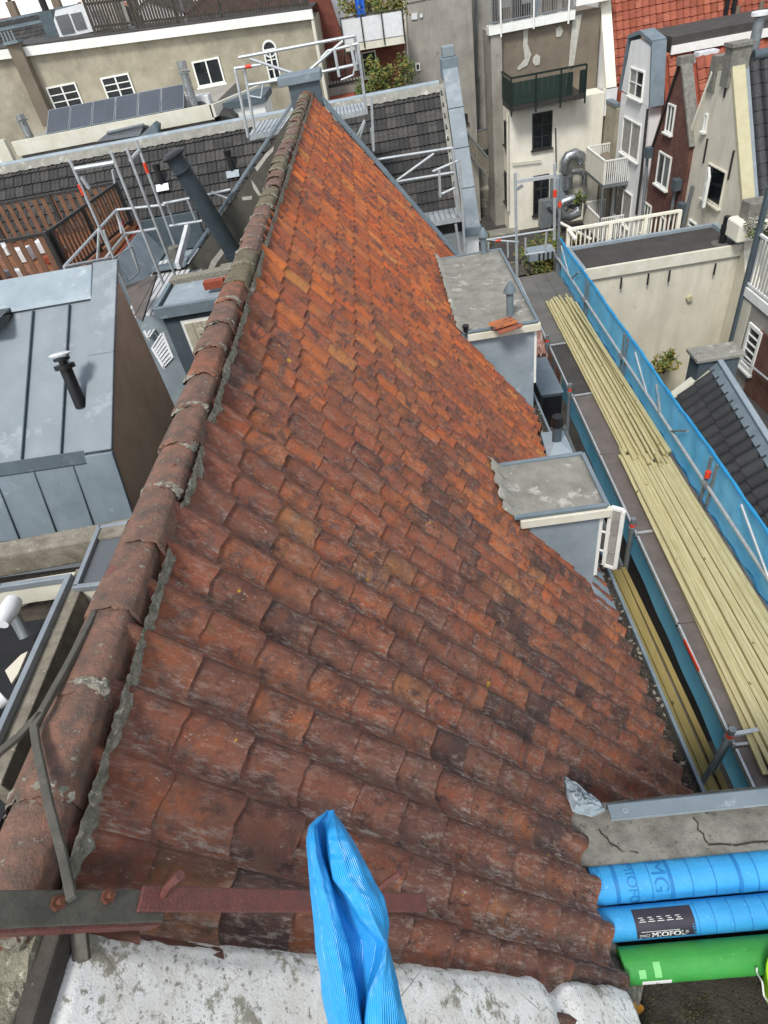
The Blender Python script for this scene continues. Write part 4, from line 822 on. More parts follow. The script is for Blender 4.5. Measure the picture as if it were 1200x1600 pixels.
# zinc gutter strip, white walkway and plywood between terrace and gable
wk = T('scaffold_walkway', 'white ribbed walkway between the terrace and the gable wall', 'walkway', (-6.3, 16.5, -15.2))
B().box(-7.25, -5.3, 14.6, 19.4, -15.2, -5.55).build('base', 'zinc_light', wk)
for i in range(9): B().box(-6.95 + i * .15, -6.84 + i * .15, 14.62, 18.6, -5.54, -5.50).build('plank', 'whiteplastic', wk)
B().obox((-7.24, 14.7, -4.72), (.02, 0, -.02), (0, 4.9, 0), (.42, 0, -.75)).build('zinc_slope', 'zinc_light', wk); B().box(-7.3, -5.5, 19.35, 19.5, -5.5, -4.55).build('zinc_upstand', 'zinc_dark', wk)
B().obox((-5.72, 16.6, -5.2), (.12, 0, 0), (-.1, 2.4, .3), (0, 0, .2)).build('white_trunking', 'whiteplastic', wk, bevel=.02)
ply = B().prism([Z(245, 428, -4.9), Z(196, 447, -4.9), Z(211, 492, -4.9)], (0, 0, -.06)); ply.prism([Z(245, 428, -4.91), Z(211, 492, -4.91), Z(222, 500, -4.93)], (0, 0, -.05)); tag(ply.build('plywood_deck', 'deckboard', None), 'grey plywood scaffold board beside the zinc mansard', 'board')
for k, (pts, lab) in enumerate((([(214, 497), (236, 470), (252, 500), (232, 530)], 'white slatted shutter leaning in the gap, upper one'), ([(238, 545), (254, 520), (270, 560), (256, 575)], 'white slatted shutter leaning in the gap, lower one'))):
    P_ = [Z(px, py, -5.9) for px, py in pts]; t = T('white_shutter', lab, 'shutter', P_[0])
    for i in range(4): B().bar(P_[i], P_[(i + 1) % 4], .05, .05).build('frame', 'whiteplastic', t)
    for i in range(1, 7): B().bar(P_[0].lerp(P_[3], i / 7), P_[1].lerp(P_[2], i / 7), .07, .03).build('slat', 'whiteplastic', t)
bkt = Z(270, 392, -5.2); bt = T('grey_bucket', 'old grey bucket standing behind the zinc coping', 'bucket', bkt); B().tube([bkt - UP * .3, bkt + UP * .1], [.17, .21], 20, False).build('tub', 'lead', bt, 40); B().tube([bkt + UP * .02, bkt + UP * .03], [.18, .18], 20).build('contents', 'concrete', bt)
# ---- aluminium scaffold towers
def tubes(t, nm, L, r=.032, mat='alu'):
    for p, q in L: B().tube([p, q], r, 8).build(nm, mat, t, 40)
s1 = T('aluminium_scaffold', 'aluminium scaffold tower with red bands between terrace and gable', 'scaffold', (-6, 15, -5.5))
YP = lambda px, py, y: Y(px, py, y)
posts = [(YP(109, 250, 15), YP(186, 425, 15)), (YP(173, 237, 15), YP(240, 405, 15)), (YP(197, 232, 15.6), YP(262, 398, 15.6)), (YP(213, 219, 17), YP(258, 345, 17))]
for p, q in posts: x = (p.x + q.x) / 2; B().tube([(x, p.y, p.z), (x, p.y, q.z - .6)], .035, 8).build('post', 'alu', s1, 40)
tubes(s1, 'rung', [(YP(117, 264, 15), YP(178, 254, 15)), (YP(204, 250, 15.6), YP(217, 236, 16.6))], .045)
for px, py, y in ((127, 296, 15), (228, 262, 16.8)): p = YP(px, py, y); B().tube([p - UP * .12, p + UP * .1], .042, 10).build('red_band', 'redtape', s1, 40)
for px, py, y in ((127, 276, 15), (176, 265, 15)): p = YP(px, py, y); B().bar(p, p - UP * .25 + EX * (.06 if px < 150 else -.06), .03, .12, EY).build('gusset', 'alu', s1)
a_, b2, c2, d2 = YP(100, 417, 13.6), YP(182, 328, 17.2), YP(104, 425, 13.6), YP(258, 320, 17.2)
tubes(s1, 'rail', [(a_, b2), (a_, YP(172, 403, 14.9)), (b2, d2), (YP(182, 330, 17.2), YP(190, 365, 17)), (YP(155, 352, 15.2), YP(152, 415, 15.2)), (YP(122, 455, 13.9), YP(172, 395, 15)), (YP(172, 395, 15), YP(196, 365, 17)), (YP(196, 365, 17), YP(245, 357, 17.2)), (YP(255, 318, 17.3), YP(300, 309, 17.3)), (YP(265, 353, 17.3), YP(316, 345, 17.3)), (YP(262, 320, 17.3), YP(272, 350, 17.3)), (YP(293, 312, 17.3), YP(306, 345, 17.3)), (YP(322, 305, 17.3), YP(360, 296, 17.3)), (YP(330, 300, 17.3), YP(355, 310, 17.3))])
tubes(s1, 'leg', [(a_, YP(122, 456, 13.6)), (YP(105, 418, 13.7), YP(128, 452, 13.7)), (YP(162, 360, 14.8), YP(187, 430, 14.8)), (YP(182, 330, 17.1), YP(218, 425, 17.0))])
p = YP(109, 436, 13.6); B().tube([p - UP * .06, p + UP * .06], .045, 10).build('red_band', 'redtape', s1, 40); p = YP(190, 350, 17.1); B().tube([p - UP * .06, p + UP * .06], .045, 10).build('red_band', 'redtape', s1, 40)
tubes(s1, 'gate_hoop', [(YP(175, 405, 14.6), YP(206, 385, 14.9)), (YP(206, 385, 14.9), YP(218, 425, 14.9)), (YP(218, 425, 14.9), YP(200, 440, 14.6)), (YP(200, 440, 14.6), YP(178, 405, 14.6))], .02, 'galv')
s2 = T('aluminium_scaffold', 'aluminium scaffold frame with guard rails around the far chimney', 'scaffold', (-1.5, 19, -4))
e = 18.9
rails = [((373, 90), (554, 56)), ((388, 133), (437, 125)), ((500, 113), (560, 100)), ((390, 92), (468, 118)), ((474, 118), (536, 64)), ((366, 107), (408, 101)), ((512, 80), (560, 68)), ((512, 80), (502, 91))]
tubes(s2, 'rail', [(YP(*p, e), YP(*q, e)) for p, q in rails], .035)
tubes(s2, 'post', [(YP(367, 107, e), YP(388, 215, e)), (YP(381, 102, e + .1), YP(398, 205, e + .1)), (YP(554, 55, e + .1), YP(560, 110, e + .1)), (YP(559, 70, e), YP(573, 178, e)), (YP(548, 70, e - .2), YP(556, 110, e - .2)), (YP(522, 75, e), YP(530, 120, e))], .038)
tubes(s2, 'hoop', [(YP(386, 130, e - .1), YP(390, 150, e - .1)), (YP(390, 150, e - .1), YP(408, 153, e - .1)), (YP(408, 153, e - .1), YP(411, 132, e - .1)), (YP(533, 125, e - .1), YP(552, 117, e - .1)), (YP(552, 117, e - .1), YP(555, 100, e - .1))], .022)
p = YP(388, 104, e); B().tube([p - EX * .08, p + EX * .08], .042, 10).build('red_band', 'redtape', s2, 40)
for pts in ([(388, 212), (450, 198), (462, 180), (402, 190)], [(520, 182), (573, 170), (568, 160), (520, 168)]):
    P_ = [Z(px, py, YP(pts[0][0], pts[0][1], e).z) for px, py in pts]; B().prism(P_, (0, 0, -.12)).build('platform', 'alu', s2)
    for i in range(1, 9): a, b3 = P_[0].lerp(P_[1], i / 9), P_[3].lerp(P_[2], i / 9); B().bar(a + UP * .006, b3 + UP * .006, .03, .01).build('tread', 'galv', s2)
s3 = T('aluminium_scaffold', 'aluminium scaffold frame in front of the dark roof end parapet', 'scaffold', (2, 18.6, -8)); e = 18.6
tubes(s3, 'rail', [(YP(*p, e), YP(*q, e)) for p, q in (((585, 250), (707, 231)), ((614, 285), (710, 269)), ((620, 282), (678, 240)), ((676, 268), (718, 250)), ((690, 303), (712, 293)), ((560, 222), (570, 190)), ((580, 200), (584, 235)), ((556, 218), (570, 188)))], .034)
tubes(s3, 'post', [(YP(707, 230, e), YP(716, 338, e)), (YP(718, 248, e - .2), YP(727, 405, e - .2)), (YP(686, 265, e), YP(688, 308, e)), (YP(712, 350, e), YP(720, 405, e))], .038)
P_ = [YP(672, 345, e), YP(722, 338, e), YP(722, 338, e) + V3((0, .9, 0)), YP(672, 345, e) + V3((0, .9, 0))]; zz = P_[1].z; P_ = [V3((q.x, q.y, zz)) for q in P_]; P_[0].x -= .3; P_[3].x -= .3
B().prism(P_, (0, 0, -.14)).build('platform', 'alu', s3)
for i in range(1, 8): B().bar(P_[0].lerp(P_[1], i / 8) + UP * .006, P_[3].lerp(P_[2], i / 8) + UP * .006, .03, .012).build('tread', 'galv', s3)
tubes(s3, 'post', [(YP(580, 150, 18.4), YP(584, 236, 18.4))], .034)
# ================================================================ BACKGROUND HOUSES
def win(par, pts, p0, n, fm='whitepaint', gm='glass', cols=2, rows=1, fw=.06, out=.06, sill=True, bar=.035):
    """framed window whose corners are sighted on a facade plane: frame part with panes, glazing bars and sill"""
    p0 = V3(p0); n = V3(n).normalized(); u = UP.cross(n).normalized()
    P = [PL(px, py, p0, n) for px, py in pts]; us = sorted((q - p0).dot(u) for q in P); zs_ = sorted(q.z for q in P)
    u0, u1 = (us[0] + us[1]) / 2, (us[2] + us[3]) / 2; z0, z1 = (zs_[0] + zs_[1]) / 2, (zs_[2] + zs_[3]) / 2
    o = V3((p0.x, p0.y, 0)) + n * .003; A = lambda a, z, d=0.: o + u * a + UP * z + n * d
    f = B()
    for a, b in ((u0, u0 + fw), (u1 - fw, u1)): f.obox(A(a, z0), u * (b - a), n * out, UP * (z1 - z0))
    for a, b in ((z0, z0 + fw), (z1 - fw, z1)): f.obox(A(u0 + fw, a), u * (u1 - u0 - 2 * fw), n * out, UP * (b - a))
    f = f.build('window', fm, par)
    for i in range(cols):
        a = u0 + fw + (u1 - u0 - 2 * fw) * i / cols; b = u0 + fw + (u1 - u0 - 2 * fw) * (i + 1) / cols
        B().obox(A(a, z0 + fw, .004), u * (b - a), n * .006, UP * (z1 - z0 - 2 * fw)).build('pane', gm if not isinstance(gm, tuple) else gm[i % len(gm)], f)
        if i: B().obox(A(a - bar * .8, z0 + fw, .01), u * bar * 1.6, n * (out - .02), UP * (z1 - z0 - 2 * fw)).build('mullion', fm, f)
    for j in range(1, rows):
        z = z0 + fw + (z1 - z0 - 2 * fw) * j / rows; B().obox(A(u0 + fw, z - bar / 2, .011), u * (u1 - u0 - 2 * fw), n * (out - .03), UP * bar).build('glazing_bar', fm, f)
    if sill: B().obox(A(u0 - .06, z0 - .07), u * (u1 - u0 + .12), n * (out + .08), UP * .065).build('sill', fm, f)
    return f
def wallpoly(par, pts3, vec, mat, nm='wall'): return B().prism(pts3, vec).build(nm, mat, par)
def tiled(par, o, u, v, W, L, tw, tg, kind, mat, each=False, nm='roof_tile', jit=.004, **tk):
    """field of tiles from corner o, across u for W, down v for L"""
    u = V3(u).normalized(); v = V3(v).normalized(); nc = max(1, round(W / tw)); nr = max(1, round(L / tg)); M = []
    flip = u.cross(v).z < 0
    for r in range(nr):
        for c in range(nc): M.append(basis(V3(o) + u * ((c + (1 if flip else 0)) * tw) + v * (r * tg), -u if flip else u, v, jit, .006))
    if each:
        me = tile_mesh(nm, tw, tg, kind, mat, **tk)
        for m4 in M: t = bpy.data.objects.new(nm, me); put(t, par); t.matrix_basis = m4
    else: tile_joined(nm + 's', M, tw, tg, kind, mat, par, **tk)
def shrub(nm, label, c, r, h, mats, n=700, cat='shrub', leaf=.07):
    t = T(nm, label, cat, V3((c[0], c[1], c[2]))); c = V3(c)
    b_ = B()
    for i in range(7): a = R_(0, 6.28); b_.tube([c, c + V3((math.cos(a) * r * .4, math.sin(a) * r * .4, h * .5)), c + V3((math.cos(a) * r * .8, math.sin(a) * r * .8, h * R_(.6, .95)))], [.03, .02, .008], 5)
    b_.build('stem', 'twig', t)
    clumps = [(V3((R_(-1, 1) * r * .75, R_(-1, 1) * r * .75, h * R_(.25, .95))), R_(.22, .5) * r) for _ in range(16)]
    for k, mt in enumerate(mats):
        L = B()
        for i in range(n // len(mats)):
            q, rr = random.choice(clumps); d = V3((random.gauss(0, 1), random.gauss(0, 1), random.gauss(0, 1))).normalized() * rr * R_(.4, 1.05); p = c + q + d
            a = V3((random.gauss(0, 1), random.gauss(0, 1), random.gauss(0, .6))).normalized() * leaf * R_(.6, 1.3); e = a.orthogonal().normalized() * leaf * .5
            L.poly([p - a, p + e, p + a, p - e])
        STUFF(L.build('foliage', mt, t))
    return t
# ---- dark concrete tiled roof behind the far gable
dk = T('dark_tiled_house', 'house with grey black concrete tile roof and zinc ridge behind the scaffold', 'house', (-6, 22, -15.2))
ry, rz, ey, ez = 22.3, -3.02, 19.55, -6.15; dv = V3((0, ey - ry, ez - rz)); dn = V3((0, dv.z, -dv.y)).normalized(); dn = dn if dn.z > 0 else -dn
XL, XR = -15.5, 2.12
B().prism([(XL, ry, rz - .05), (XL, ey, ez - .05), (XL, ey + .1, -15.2), (XL, 25.2, -15.2), (XL, 25.2, ez - .05)], (XR - XL + .1, 0, 0)).build('body', 'bitumen', dk)
tiled(dk, (XL, ry, rz + .0), EX, dv, XR - XL, dv.length, .30, .345, 'rib', 'slate_tile', nm='roof_tile', amp=1.6, lift=.05, th=.04)
B().tube([(XL, ry + .05, rz + .06), (XR, ry + .05, rz + .06)], .09, 10).build('ridge_roll', 'zinc_light', dk, 40)
B().grid(lambda u, v: V3((XL + (XR - XL) * u, ry, rz + .05)) + dv.normalized() * (.02 + v * (.26 + .012 * math.sin(u * 310))) + dn * (.06 + .008 * math.sin(u * 700) * v), 400, 3).build('lead_apron', 'lead', dk, 60)
B().obox((XR - .02, ry, rz + .03), (.16, 0, 0), dv, dn * .05).build('verge_lead', 'lead', dk)
n_ = 4
for i in range(n_): B().obox(V3((XR + .16, ry + .25, rz + .3)) + (dv + V3((0, -.5, -.5))) * (i / n_), (.46, 0, 0), (dv + V3((0, -.5, -.5))) * (1 / n_ - .004), dn * .10).build('parapet_coping', 'zinc_blue', dk, bevel=.012)
B().prism([(XR + .18, ry + .3, rz + .28), (XR + .18, ey - .2, ez - .25), (XR + .18, ey - .2, -15.2), (XR + .18, ry + .3, -15.2)], (.38, 0, 0)).build('parapet_wall', 'white_wall', dk)
B().box(XR + .14, XR + .64, ry + .2, ry + .75, rz + .1, rz + .62).build('end_chimney', 'zinc', dk, bevel=.02); B().box(XR + .2, XR + .56, ry + .28, ry + .68, rz + .62, rz + .9).build('end_chimney_cap', 'zinc_blue', dk, bevel=.03); B().box(XR + .12, XR + .66, ey - .35, ey + .0, ez - .36, ez - .1).build('coping_foot', 'zinc', dk, bevel=.03)
B().box(-2, XR + .6, ey - .02, ey + .1, -15.2, ez - .28).build('front_wall', 'white_wall', dk)
for i in range(5): B().box(.2, XR + .58, ey - .05, ey - .02, ez - .75 - i * .42, ez - .36 - i * .42).build('cladding_board', 'whitepaint', dk)
for k, (px, py) in enumerate(((256, 291), (365, 270))):
    r_ = RAY(px, py); p = PL(px, py, V3((0, ry, rz)), dn); t = T('roof_vent', 'black roof vent on white lead patch beside the big flue' if k == 0 else 'black roof vent on the dark tiles above the gable coping', 'vent', p)
    B().obox(p - EX * .2 + dn * .13, EX * .4, dv.normalized() * .22, dn * .015).build('lead_patch', 'zinc_light' if k else 'whiteplastic', t); B().tube([p + dn * .05, p + V3((-.02, 0, .5))], [.10, .085], 14).build('pipe', 'blackplastic', t, 40); B().tube([p + V3((-.02, 0, .5)), p + V3((-.02, 0, .62))], .11, 14).build('cap', 'blackplastic', t, 40)
# ---- low flat roof with solar panels
lo = T('solar_flat_roof', 'low building with white fascia and flat roof behind the dark ridge', 'building', (-9, 27, -15.2))
B().box(-12.3, -5.4, 24.6, 31.0, -15.2, -2.75).build('body', 'stucco_grey', lo)
B().box(-12.35, -5.3, 24.42, 24.56, -3.05, -2.62).build('fascia', 'offwhite', lo); B().obox((-5.35, 24.42, -3.0), (.14, 0, 0), (1.5, 3.4, .0), (0, 0, .36)).build('fascia', 'offwhite', lo)
for i in range(6):
    x = -11.15 + i * .82; t = T('solar_panel', ('leftmost' if i == 0 else 'rightmost' if i == 5 else ('second', 'third', 'fourth', 'fifth')[i - 1]) + ' of six tilted blue grey solar panels on the flat roof', 'solar panel', (x, 24.9, -2.7), 'solar panels')
    a = V3((x, 24.65, -2.64)); u = V3((.79, 0, 0)); v = V3((.0, 1.0, .56))
    B().obox(a, u, v, (0, -.02, .035)).build('frame', 'metalframe', t); B().obox(a + u * .03 + v * .03 + V3((0, -.021, .036)), u * .94, v * .94, (0, -.003, .006)).build('glass', 'solar', t); B().bar(a + v + u * .5, a + v + u * .5 - UP * .62, .05, .05).build('leg', 'metalframe', t)
ac2 = T('air_conditioner', 'white air conditioning unit with fan beside the solar panels', 'air conditioner', Y(295, 160, 25.5))
q = Y(298, 165, 25.6); B().box(q.x - .95, q.x + .1, 25.3, 26.0, q.z - .55, q.z + .35).build('cover', 'whiteplastic', ac2, bevel=.04); B().box(q.x + .12, q.x + .75, 25.3, 25.9, q.z - .55, q.z + .25).build('condenser', 'whiteplastic', ac2, bevel=.03); B().tube([(q.x + .42, 25.28, q.z - .15), (q.x + .42, 25.25, q.z - .15)], .26, 20).build('fan_grille', 'duskglass', ac2, 40)
for k, (px, py, h, lab) in enumerate(((302, 160, 1.15, 'ribbed steel flue beside the white air conditioner'), (47, 215, .7, 'short steel flue at the left end of the solar panels'))):
    p = Y(px, py, 25.0); t = T('steel_flue', lab, 'flue', p); B().tube([p - UP * .4, p + UP * h * .7], .14, 14).build('pipe', 'duct', t, 40); B().tube([p + UP * h * .72, p + UP * h * .76], .2, 14).build('collar', 'galv', t, 40); B().tube([p + UP * h * .8, p + UP * h], .15, 14).build('cap', 'duct', t, 40)
B().box(-12.9, -12.5, 24.3, 24.5, -4.5, -2.5).build('downpipe', 'offwhite', lo)
gp = [Z(150, 220, -3.0), Z(172, 205, -3.0), Z(222, 196, -3.0), Z(215, 210, -3.0)]; t = T('low_rooflight', 'low glazed roof light behind the dark roof ridge', 'skylight', gp[0]); B().prism([Y(150, 222, 23.6), Y(170, 206, 23.9), Y(225, 195, 23.9), Y(218, 212, 23.6)], (0, .5, -.1)).build('glazing', 'duskglass', t); B().prism([Y(168, 207, 23.8), Y(226, 194, 23.8), Y(226, 197, 23.8), Y(168, 210, 23.8)], (0, -.05, .04)).build('frame', 'metalframe', t); B().prism([Y(215, 216, 23.3), Y(240, 192, 23.6), Y(247, 196, 23.6), Y(247, 210, 23.3)], (0, .4, 0)).build('kerb', 'zinc_dark', t)
t = T('white_roof_box', 'small white flat roofed dormer beside dark tiles near the far scaffold', 'dormer', Y(385, 190, 25)); P_ = [Y(352, 160, 25), Y(410, 152, 25), Y(408, 205, 25), Y(356, 215, 25)]
x0, x1, z0, z1 = P_[0].x, P_[1].x, P_[2].z - .6, P_[0].z; B().box(x0, x1, 25, 27, z0, z1 - .2).build('wall', 'whitepaint', t); B().box(x0 - .1, x1 + .1, 24.9, 27.1, z1 - .2, z1).build('roof', 'zinc_dark', t)
b_ = B().prism([Y(333, 178, 24.7), Y(345, 160, 25.2), Y(372, 178, 24.7), Y(366, 185, 24.2)], (0, .1, -.3)); tag(b_.build('tiled_slope', 'slate_tile', None), 'little patch of dark tiled roof beside the white dormer', 'roof')
# ---- grey beige stucco building with wooden roof fence
su = T('stucco_building', 'long weathered beige stucco building with white cornice, top left', 'building', (-8, 34, -15.2))
ys = 31.0; A_ = lambda px, py: Y(px, py, ys)
cl, crn = A_(-60, 101), A_(490, 29)
wallpoly(su, [cl, crn, V3((crn.x, ys, -15.2)), V3((cl.x, ys, -15.2))], (0, 6, 0), 'stucco_cream')
B().obox(cl - EY * .2 + UP * .0, crn - cl, EY * .5, UP * .30).build('cornice', 'whitepaint', su); B().obox(cl - EY * .12 + UP * .31, crn - cl, EY * 6, UP * .05).build('roof_edge', 'bitumen', su)
N_ = (0, -1, 0)
win(su, [(73, 138), (118, 126), (131, 165), (88, 176)], (0, ys, 0), N_, cols=2, rows=3); win(su, [(157, 122), (200, 113), (213, 147), (170, 158)], (0, ys, 0), N_, cols=2, rows=3); win(su, [(298, 97), (342, 88), (352, 128), (312, 137)], (0, ys, 0), N_, cols=2, rows=1)
w_ = win(su, [(411, 78), (430, 74), (440, 122), (421, 126)], (0, ys, 0), N_, cols=2, rows=3)
wc = A_(421, 76); B().tube([wc - EY * .03, wc + EY * .02], .29, 24).build('arch_frame', 'whitepaint', su, 40); B().tube([wc - EY * .05, wc - EY * .03], .22, 24).build('fanlight', 'glass', su, 40)
p, q = A_(26, 78), A_(70, 182); B().hexa([(p.x - .1, ys - .5, q.z - .3), (p.x + .36, ys - .4, q.z - .3), (p.x + .36, ys, q.z - .3), (p.x - .1, ys, q.z - .3), (p.x - .1, ys - .5, p.z + .2), (p.x + .36, ys - .4, p.z + .2), (p.x + .36, ys, p.z + .2), (p.x - .1, ys, p.z + .2)]).build('flue_shaft', 'terracotta', su).data.materials[0] = MATS['stucco_brown']
B().box(p.x - .16, p.x + .42, ys - .56, ys + .06, p.z + .2, p.z + .3).build('shaft_cap', 'zinc', su)
for i in range(4): B().box(p.x - .12 + i * .14, p.x - .07 + i * .14, ys - .52, ys - .46, p.z + .3, p.z + .6).build('shaft_prong', 'galv', su)
dp = B().tube([A_(487, 22) - EY * .1, A_(487, 22) - EY * .1 - UP * 7], .07, 8).build('downpipe', 'offwhite', su, 40)
fe = T('old_wooden_fence', 'weathered grey wooden board fence on the stucco building roof', 'fence', Y(300, 40, 32.2))
yf = 32.0
for i in range(74):
    f = i / 73; px = 150 + f * 332; pb_, pt_ = Y(px, 57 - f * 36, yf), Y(px - 14, 57 - f * 36, yf); h = 1.35 + .05 * math.sin(i * 2.1)
    if i in (12, 13, 31): continue
    B().box(pb_.x, pb_.x + .095, yf, yf + .03, pb_.z, pb_.z + h * R_(.95, 1.05)).build('board', 'oldwood', fe)
for f in (.25, .85): a, b3 = Y(150, 57, yf), Y(482, 21, yf); B().bar(a + UP * 1.2 * f + EY * .06, b3 + UP * 1.2 * f + EY * .06, .05, .08).build('rail', 'oldwood', fe)
for f in (0, .2, .4, .6, .8, 1.): p = Y(150, 57, yf).lerp(Y(482, 21, yf), f); B().bar(p + EY * .08, p + EY * .08 + UP * 1.3, .1, .1, EY).build('post', 'oldwood', fe)
# rooftops further off, top left
def gable_house(label, x0, x1, y0, y1, ze, zr, wm, rm, cat='house', nm='far_house', chim=None):
    t = T(nm, label, cat, ((x0 + x1) / 2, y0, -15.2)); xm = (x0 + x1) / 2
    B().prism([(x0, y0, -15.2), (x1, y0, -15.2), (x1, y0, ze), (xm, y0, zr), (x0, y0, ze)], (0, y1 - y0, 0)).build('wall', wm, t)
    for s, xe in ((1, x1), (-1, x0)): B().obox((xm, y0 - .15, zr + .03), (0, y1 - y0 + .3, 0), (xe - xm + s * .2, 0, ze - zr - .2 * (zr - ze) / abs(xe - xm)), (0, 0, .1)).build('roof', rm, t)
    if chim: B().box(chim[0] - .3, chim[0] + .3, chim[1] - .3, chim[1] + .3, ze, chim[2]).build('chimney', 'stucco_brown', t); B().box(chim[0] - .12, chim[0] + .12, chim[1] - .12, chim[1] + .12, chim[2], chim[2] + .6).build('chimney_pot', 'blackplastic', t)
    return t
def xroof(label, x0, x1, yr, zr, ye, ze, wm, tm, tw=.34, tg=.4, nm='far_house', tiles=True):
    t = T(nm, label, 'house', ((x0 + x1) / 2, ye, -15.2)); v = V3((0, ye - yr, ze - zr))
    B().prism([(x0, yr, zr - .05), (x0, ye, ze - .05), (x0, ye + .1, -15.2), (x0, 2 * yr - ye, -15.2), (x0, 2 * yr - ye, ze)], (x1 - x0, 0, 0)).build('wall', wm, t)
    tiled(t, (x0, yr, zr), EX, v, x1 - x0, v.length, tw, tg, 'roman', tm); B().tube([(x0, yr, zr), (x1, yr, zr)], .14, 8).build('ridge', 'zinc_dark', t, 40); return t
p = Y(0, 55, 40); xroof('far house with dark slate roof at the top left corner', -24, p.x + 1.6, 43, .35, 40.5, -.75, 'white_wall', 'slate_tile')
B().box(-26, p.x + 2.3, 39.3, 40.4, -6, -.9).build('white_gable_wall', 'white_wall', bpy.data.objects['far_house'])
p = Y(70, 40, 50); xroof('far house with long dark roof behind the white gable, top left', p.x - 9, p.x + 3.5, 55, .9, 50, -.3, 'bitumen', 'slate_tile')
gable_house('distant house with red tiled roof left of the skyline chimneys', -33, -26.5, 64, 74, -.2, 1.2, 'stucco_grey', 'far_clay', chim=(-28, 66, 2.2))
gable_house('distant brown house with red roof in the middle of the left skyline', -25.5, -19.5, 66, 76, -.4, 1.2, 'brick_far', 'far_clay', chim=(-24.5, 66.5, 2.4))
gable_house('distant white house with dark roof beside the old wooden fence', -18.5, -13.5, 62, 72, -.6, .5, 'white_wall', 'bitumen', chim=(-17.5, 63, 1.9))
gable_house('distant brick house with red roof behind the old wooden fence', -12.5, -5, 60, 70, -.5, 1.1, 'brick_far', 'far_clay', chim=(-11, 61, 1.6))
gable_house('distant grey house at the far left edge of the skyline', -46, -35, 70, 84, -.6, .8, 'stucco_grey', 'bitumen')
p = Y(84, 50, 36); t = T('grey_chimney', 'tall grey zinc chimney with black cowl, top left', 'chimney', p); B().box(p.x - .3, p.x + .3, 35.8, 36.4, p.z - 1.2, p.z + .75).build('stack', 'zinc_dark', t); B().tube([(p.x, 36.1, p.z + .75), (p.x, 36.1, p.z + 1.3)], .16, 12).build('cowl', 'blackplastic', t, 40)
p = Y(118, 50, 34); t = T('glazed_dormer', 'white curved dormer with grey glass on the stucco building roof', 'dormer', p)
B().prism([(p.x - .75, 34, p.z - .1), (p.x + 1.1, 34, p.z - .1), (p.x + 1.0, 34, p.z + .55), (p.x + .6, 34, p.z + .85), (p.x - .5, 34, p.z + .8), (p.x - .72, 34, p.z + .5)], (0, 1.6, 0)).build('body', 'whiteplastic', t); B().box(p.x - .6, p.x - .02, 33.96, 34.0, p.z, p.z + .62).build('pane', 'duskglass', t); B().box(p.x + .08, p.x + .55, 33.96, 34.0, p.z + .05, p.z + .6).build('pane', 'duskglass', t); B().box(p.x + .2, p.x + 1.6, 35.5, 37, p.z - .2, p.z + 1.1).build('white_stack', 'offwhite', t); B().box(p.x + .1, p.x + 1.7, 35.4, 37.1, p.z + 1.1, p.z + 1.25).build('stack_cornice', 'offwhite', t)
# ---- brick house and balcony in the middle
bh = T('brick_backhouse', 'red brick house with white panelled balcony beyond the far scaffold', 'house', (0, 37, -15.2)); yb = 36.0
wallpoly(bh, [Y(476, 170, yb), Y(470, -60, yb), Y(497, -60, yb), Y(537, 62, yb), Y(540, 170, yb)], (0, 5, 0), 'brick_far', 'gable'); B().prism([Y(498, -40, yb + .3), Y(540, 62, yb + .3), Y(580, 40, yb + 5), Y(545, -60, yb + 5)], (0, 0, .1)).build('white_roof', 'whiteplastic', bh)
wallpoly(bh, [Y(537, 60, yb + .1), Y(632, 30, yb + .1), Y(632, 230, yb + .1), Y(537, 230, yb + .1)], (0, 4, 0), 'brick_far')
win(bh, [(563, 82), (586, 78), (592, 117), (570, 122)], (0, yb + .1, 0), N_, cols=1)
a, b3 = Y(538, 73, 34.6), Y(632, 58, 34.6); B().obox(a - UP * .22, b3 - a, EY * 1.5, UP * .26).build('balcony_slab', 'offwhite', bh)
for i in range(3): p = a.lerp(b3, i / 3 + .01); q = a.lerp(b3, (i + 1) / 3 - .01); B().obox(p + UP * .08, q - p, EY * .03, UP * .85).build('balcony_panel', 'whiteplastic', bh)
for i in range(4): p = a.lerp(b3, i / 3); B().bar(p - EY * .04 - UP * .15, p - EY * .04 + UP * 1.0, .05, .05, EY).build('baluster', 'darkframe', bh)
B().bar(a + UP * 1.0, b3 + UP * 1.0, .05, .05).build('handrail', 'darkframe', bh)
shrub('terrace_plants', 'green plants along the white panelled balcony, top centre', (Y(565, 12, 35.6).x, 35.7, Y(565, 20, 35.6).z - .3), 1.1, 1.1, ('leafy', 'leaf_autumn'), 800, 'plant', .09); shrub('terrace_plants', 'autumn coloured plants at the right end of the white balcony', (Y(612, 8, 35.6).x, 35.7, Y(612, 15, 35.6).z - .3), .9, 1.0, ('leaf_autumn', 'leafy'), 600, 'plant', .09)
p = Y(563, 12, 35.0); tag(B().grid(lambda u, v: p + V3(((u - .5) * .4, .06 * math.sin(u * 12), .7 - v * 1.1)), 12, 8).build('hanging_towel', 'cloth_blue', None, 60), 'blue cloth hanging among the balcony plants, top centre', 'cloth')
c = Y(612, 138, 32); shrub('shrub', 'large olive green shrub behind the dark roof ridge', (c.x, 32.4, c.z - .5), 1.05, 1.5, ('leafy', 'leaf_autumn', 'leafy'), 1500, 'shrub', .08); c = Y(575, 142, 31.5); shrub('shrub', 'small pale shrub left of the large olive shrub', (c.x, 31.5, c.z - .4), .55, .8, ('leafy',), 400, 'shrub', .07)
ra = T('iron_railing', 'dark iron balcony railing below the brick gable', 'railing', Y(530, 110, 33)); a, b3 = Y(502, 138, 33), Y(566, 124, 33)
B().bar(a, b3, .08, .1).build('rail', 'darkframe', ra); B().bar(a + UP * 1.05, b3 + UP * 1.05, .06, .06).build('rail', 'darkframe', ra)
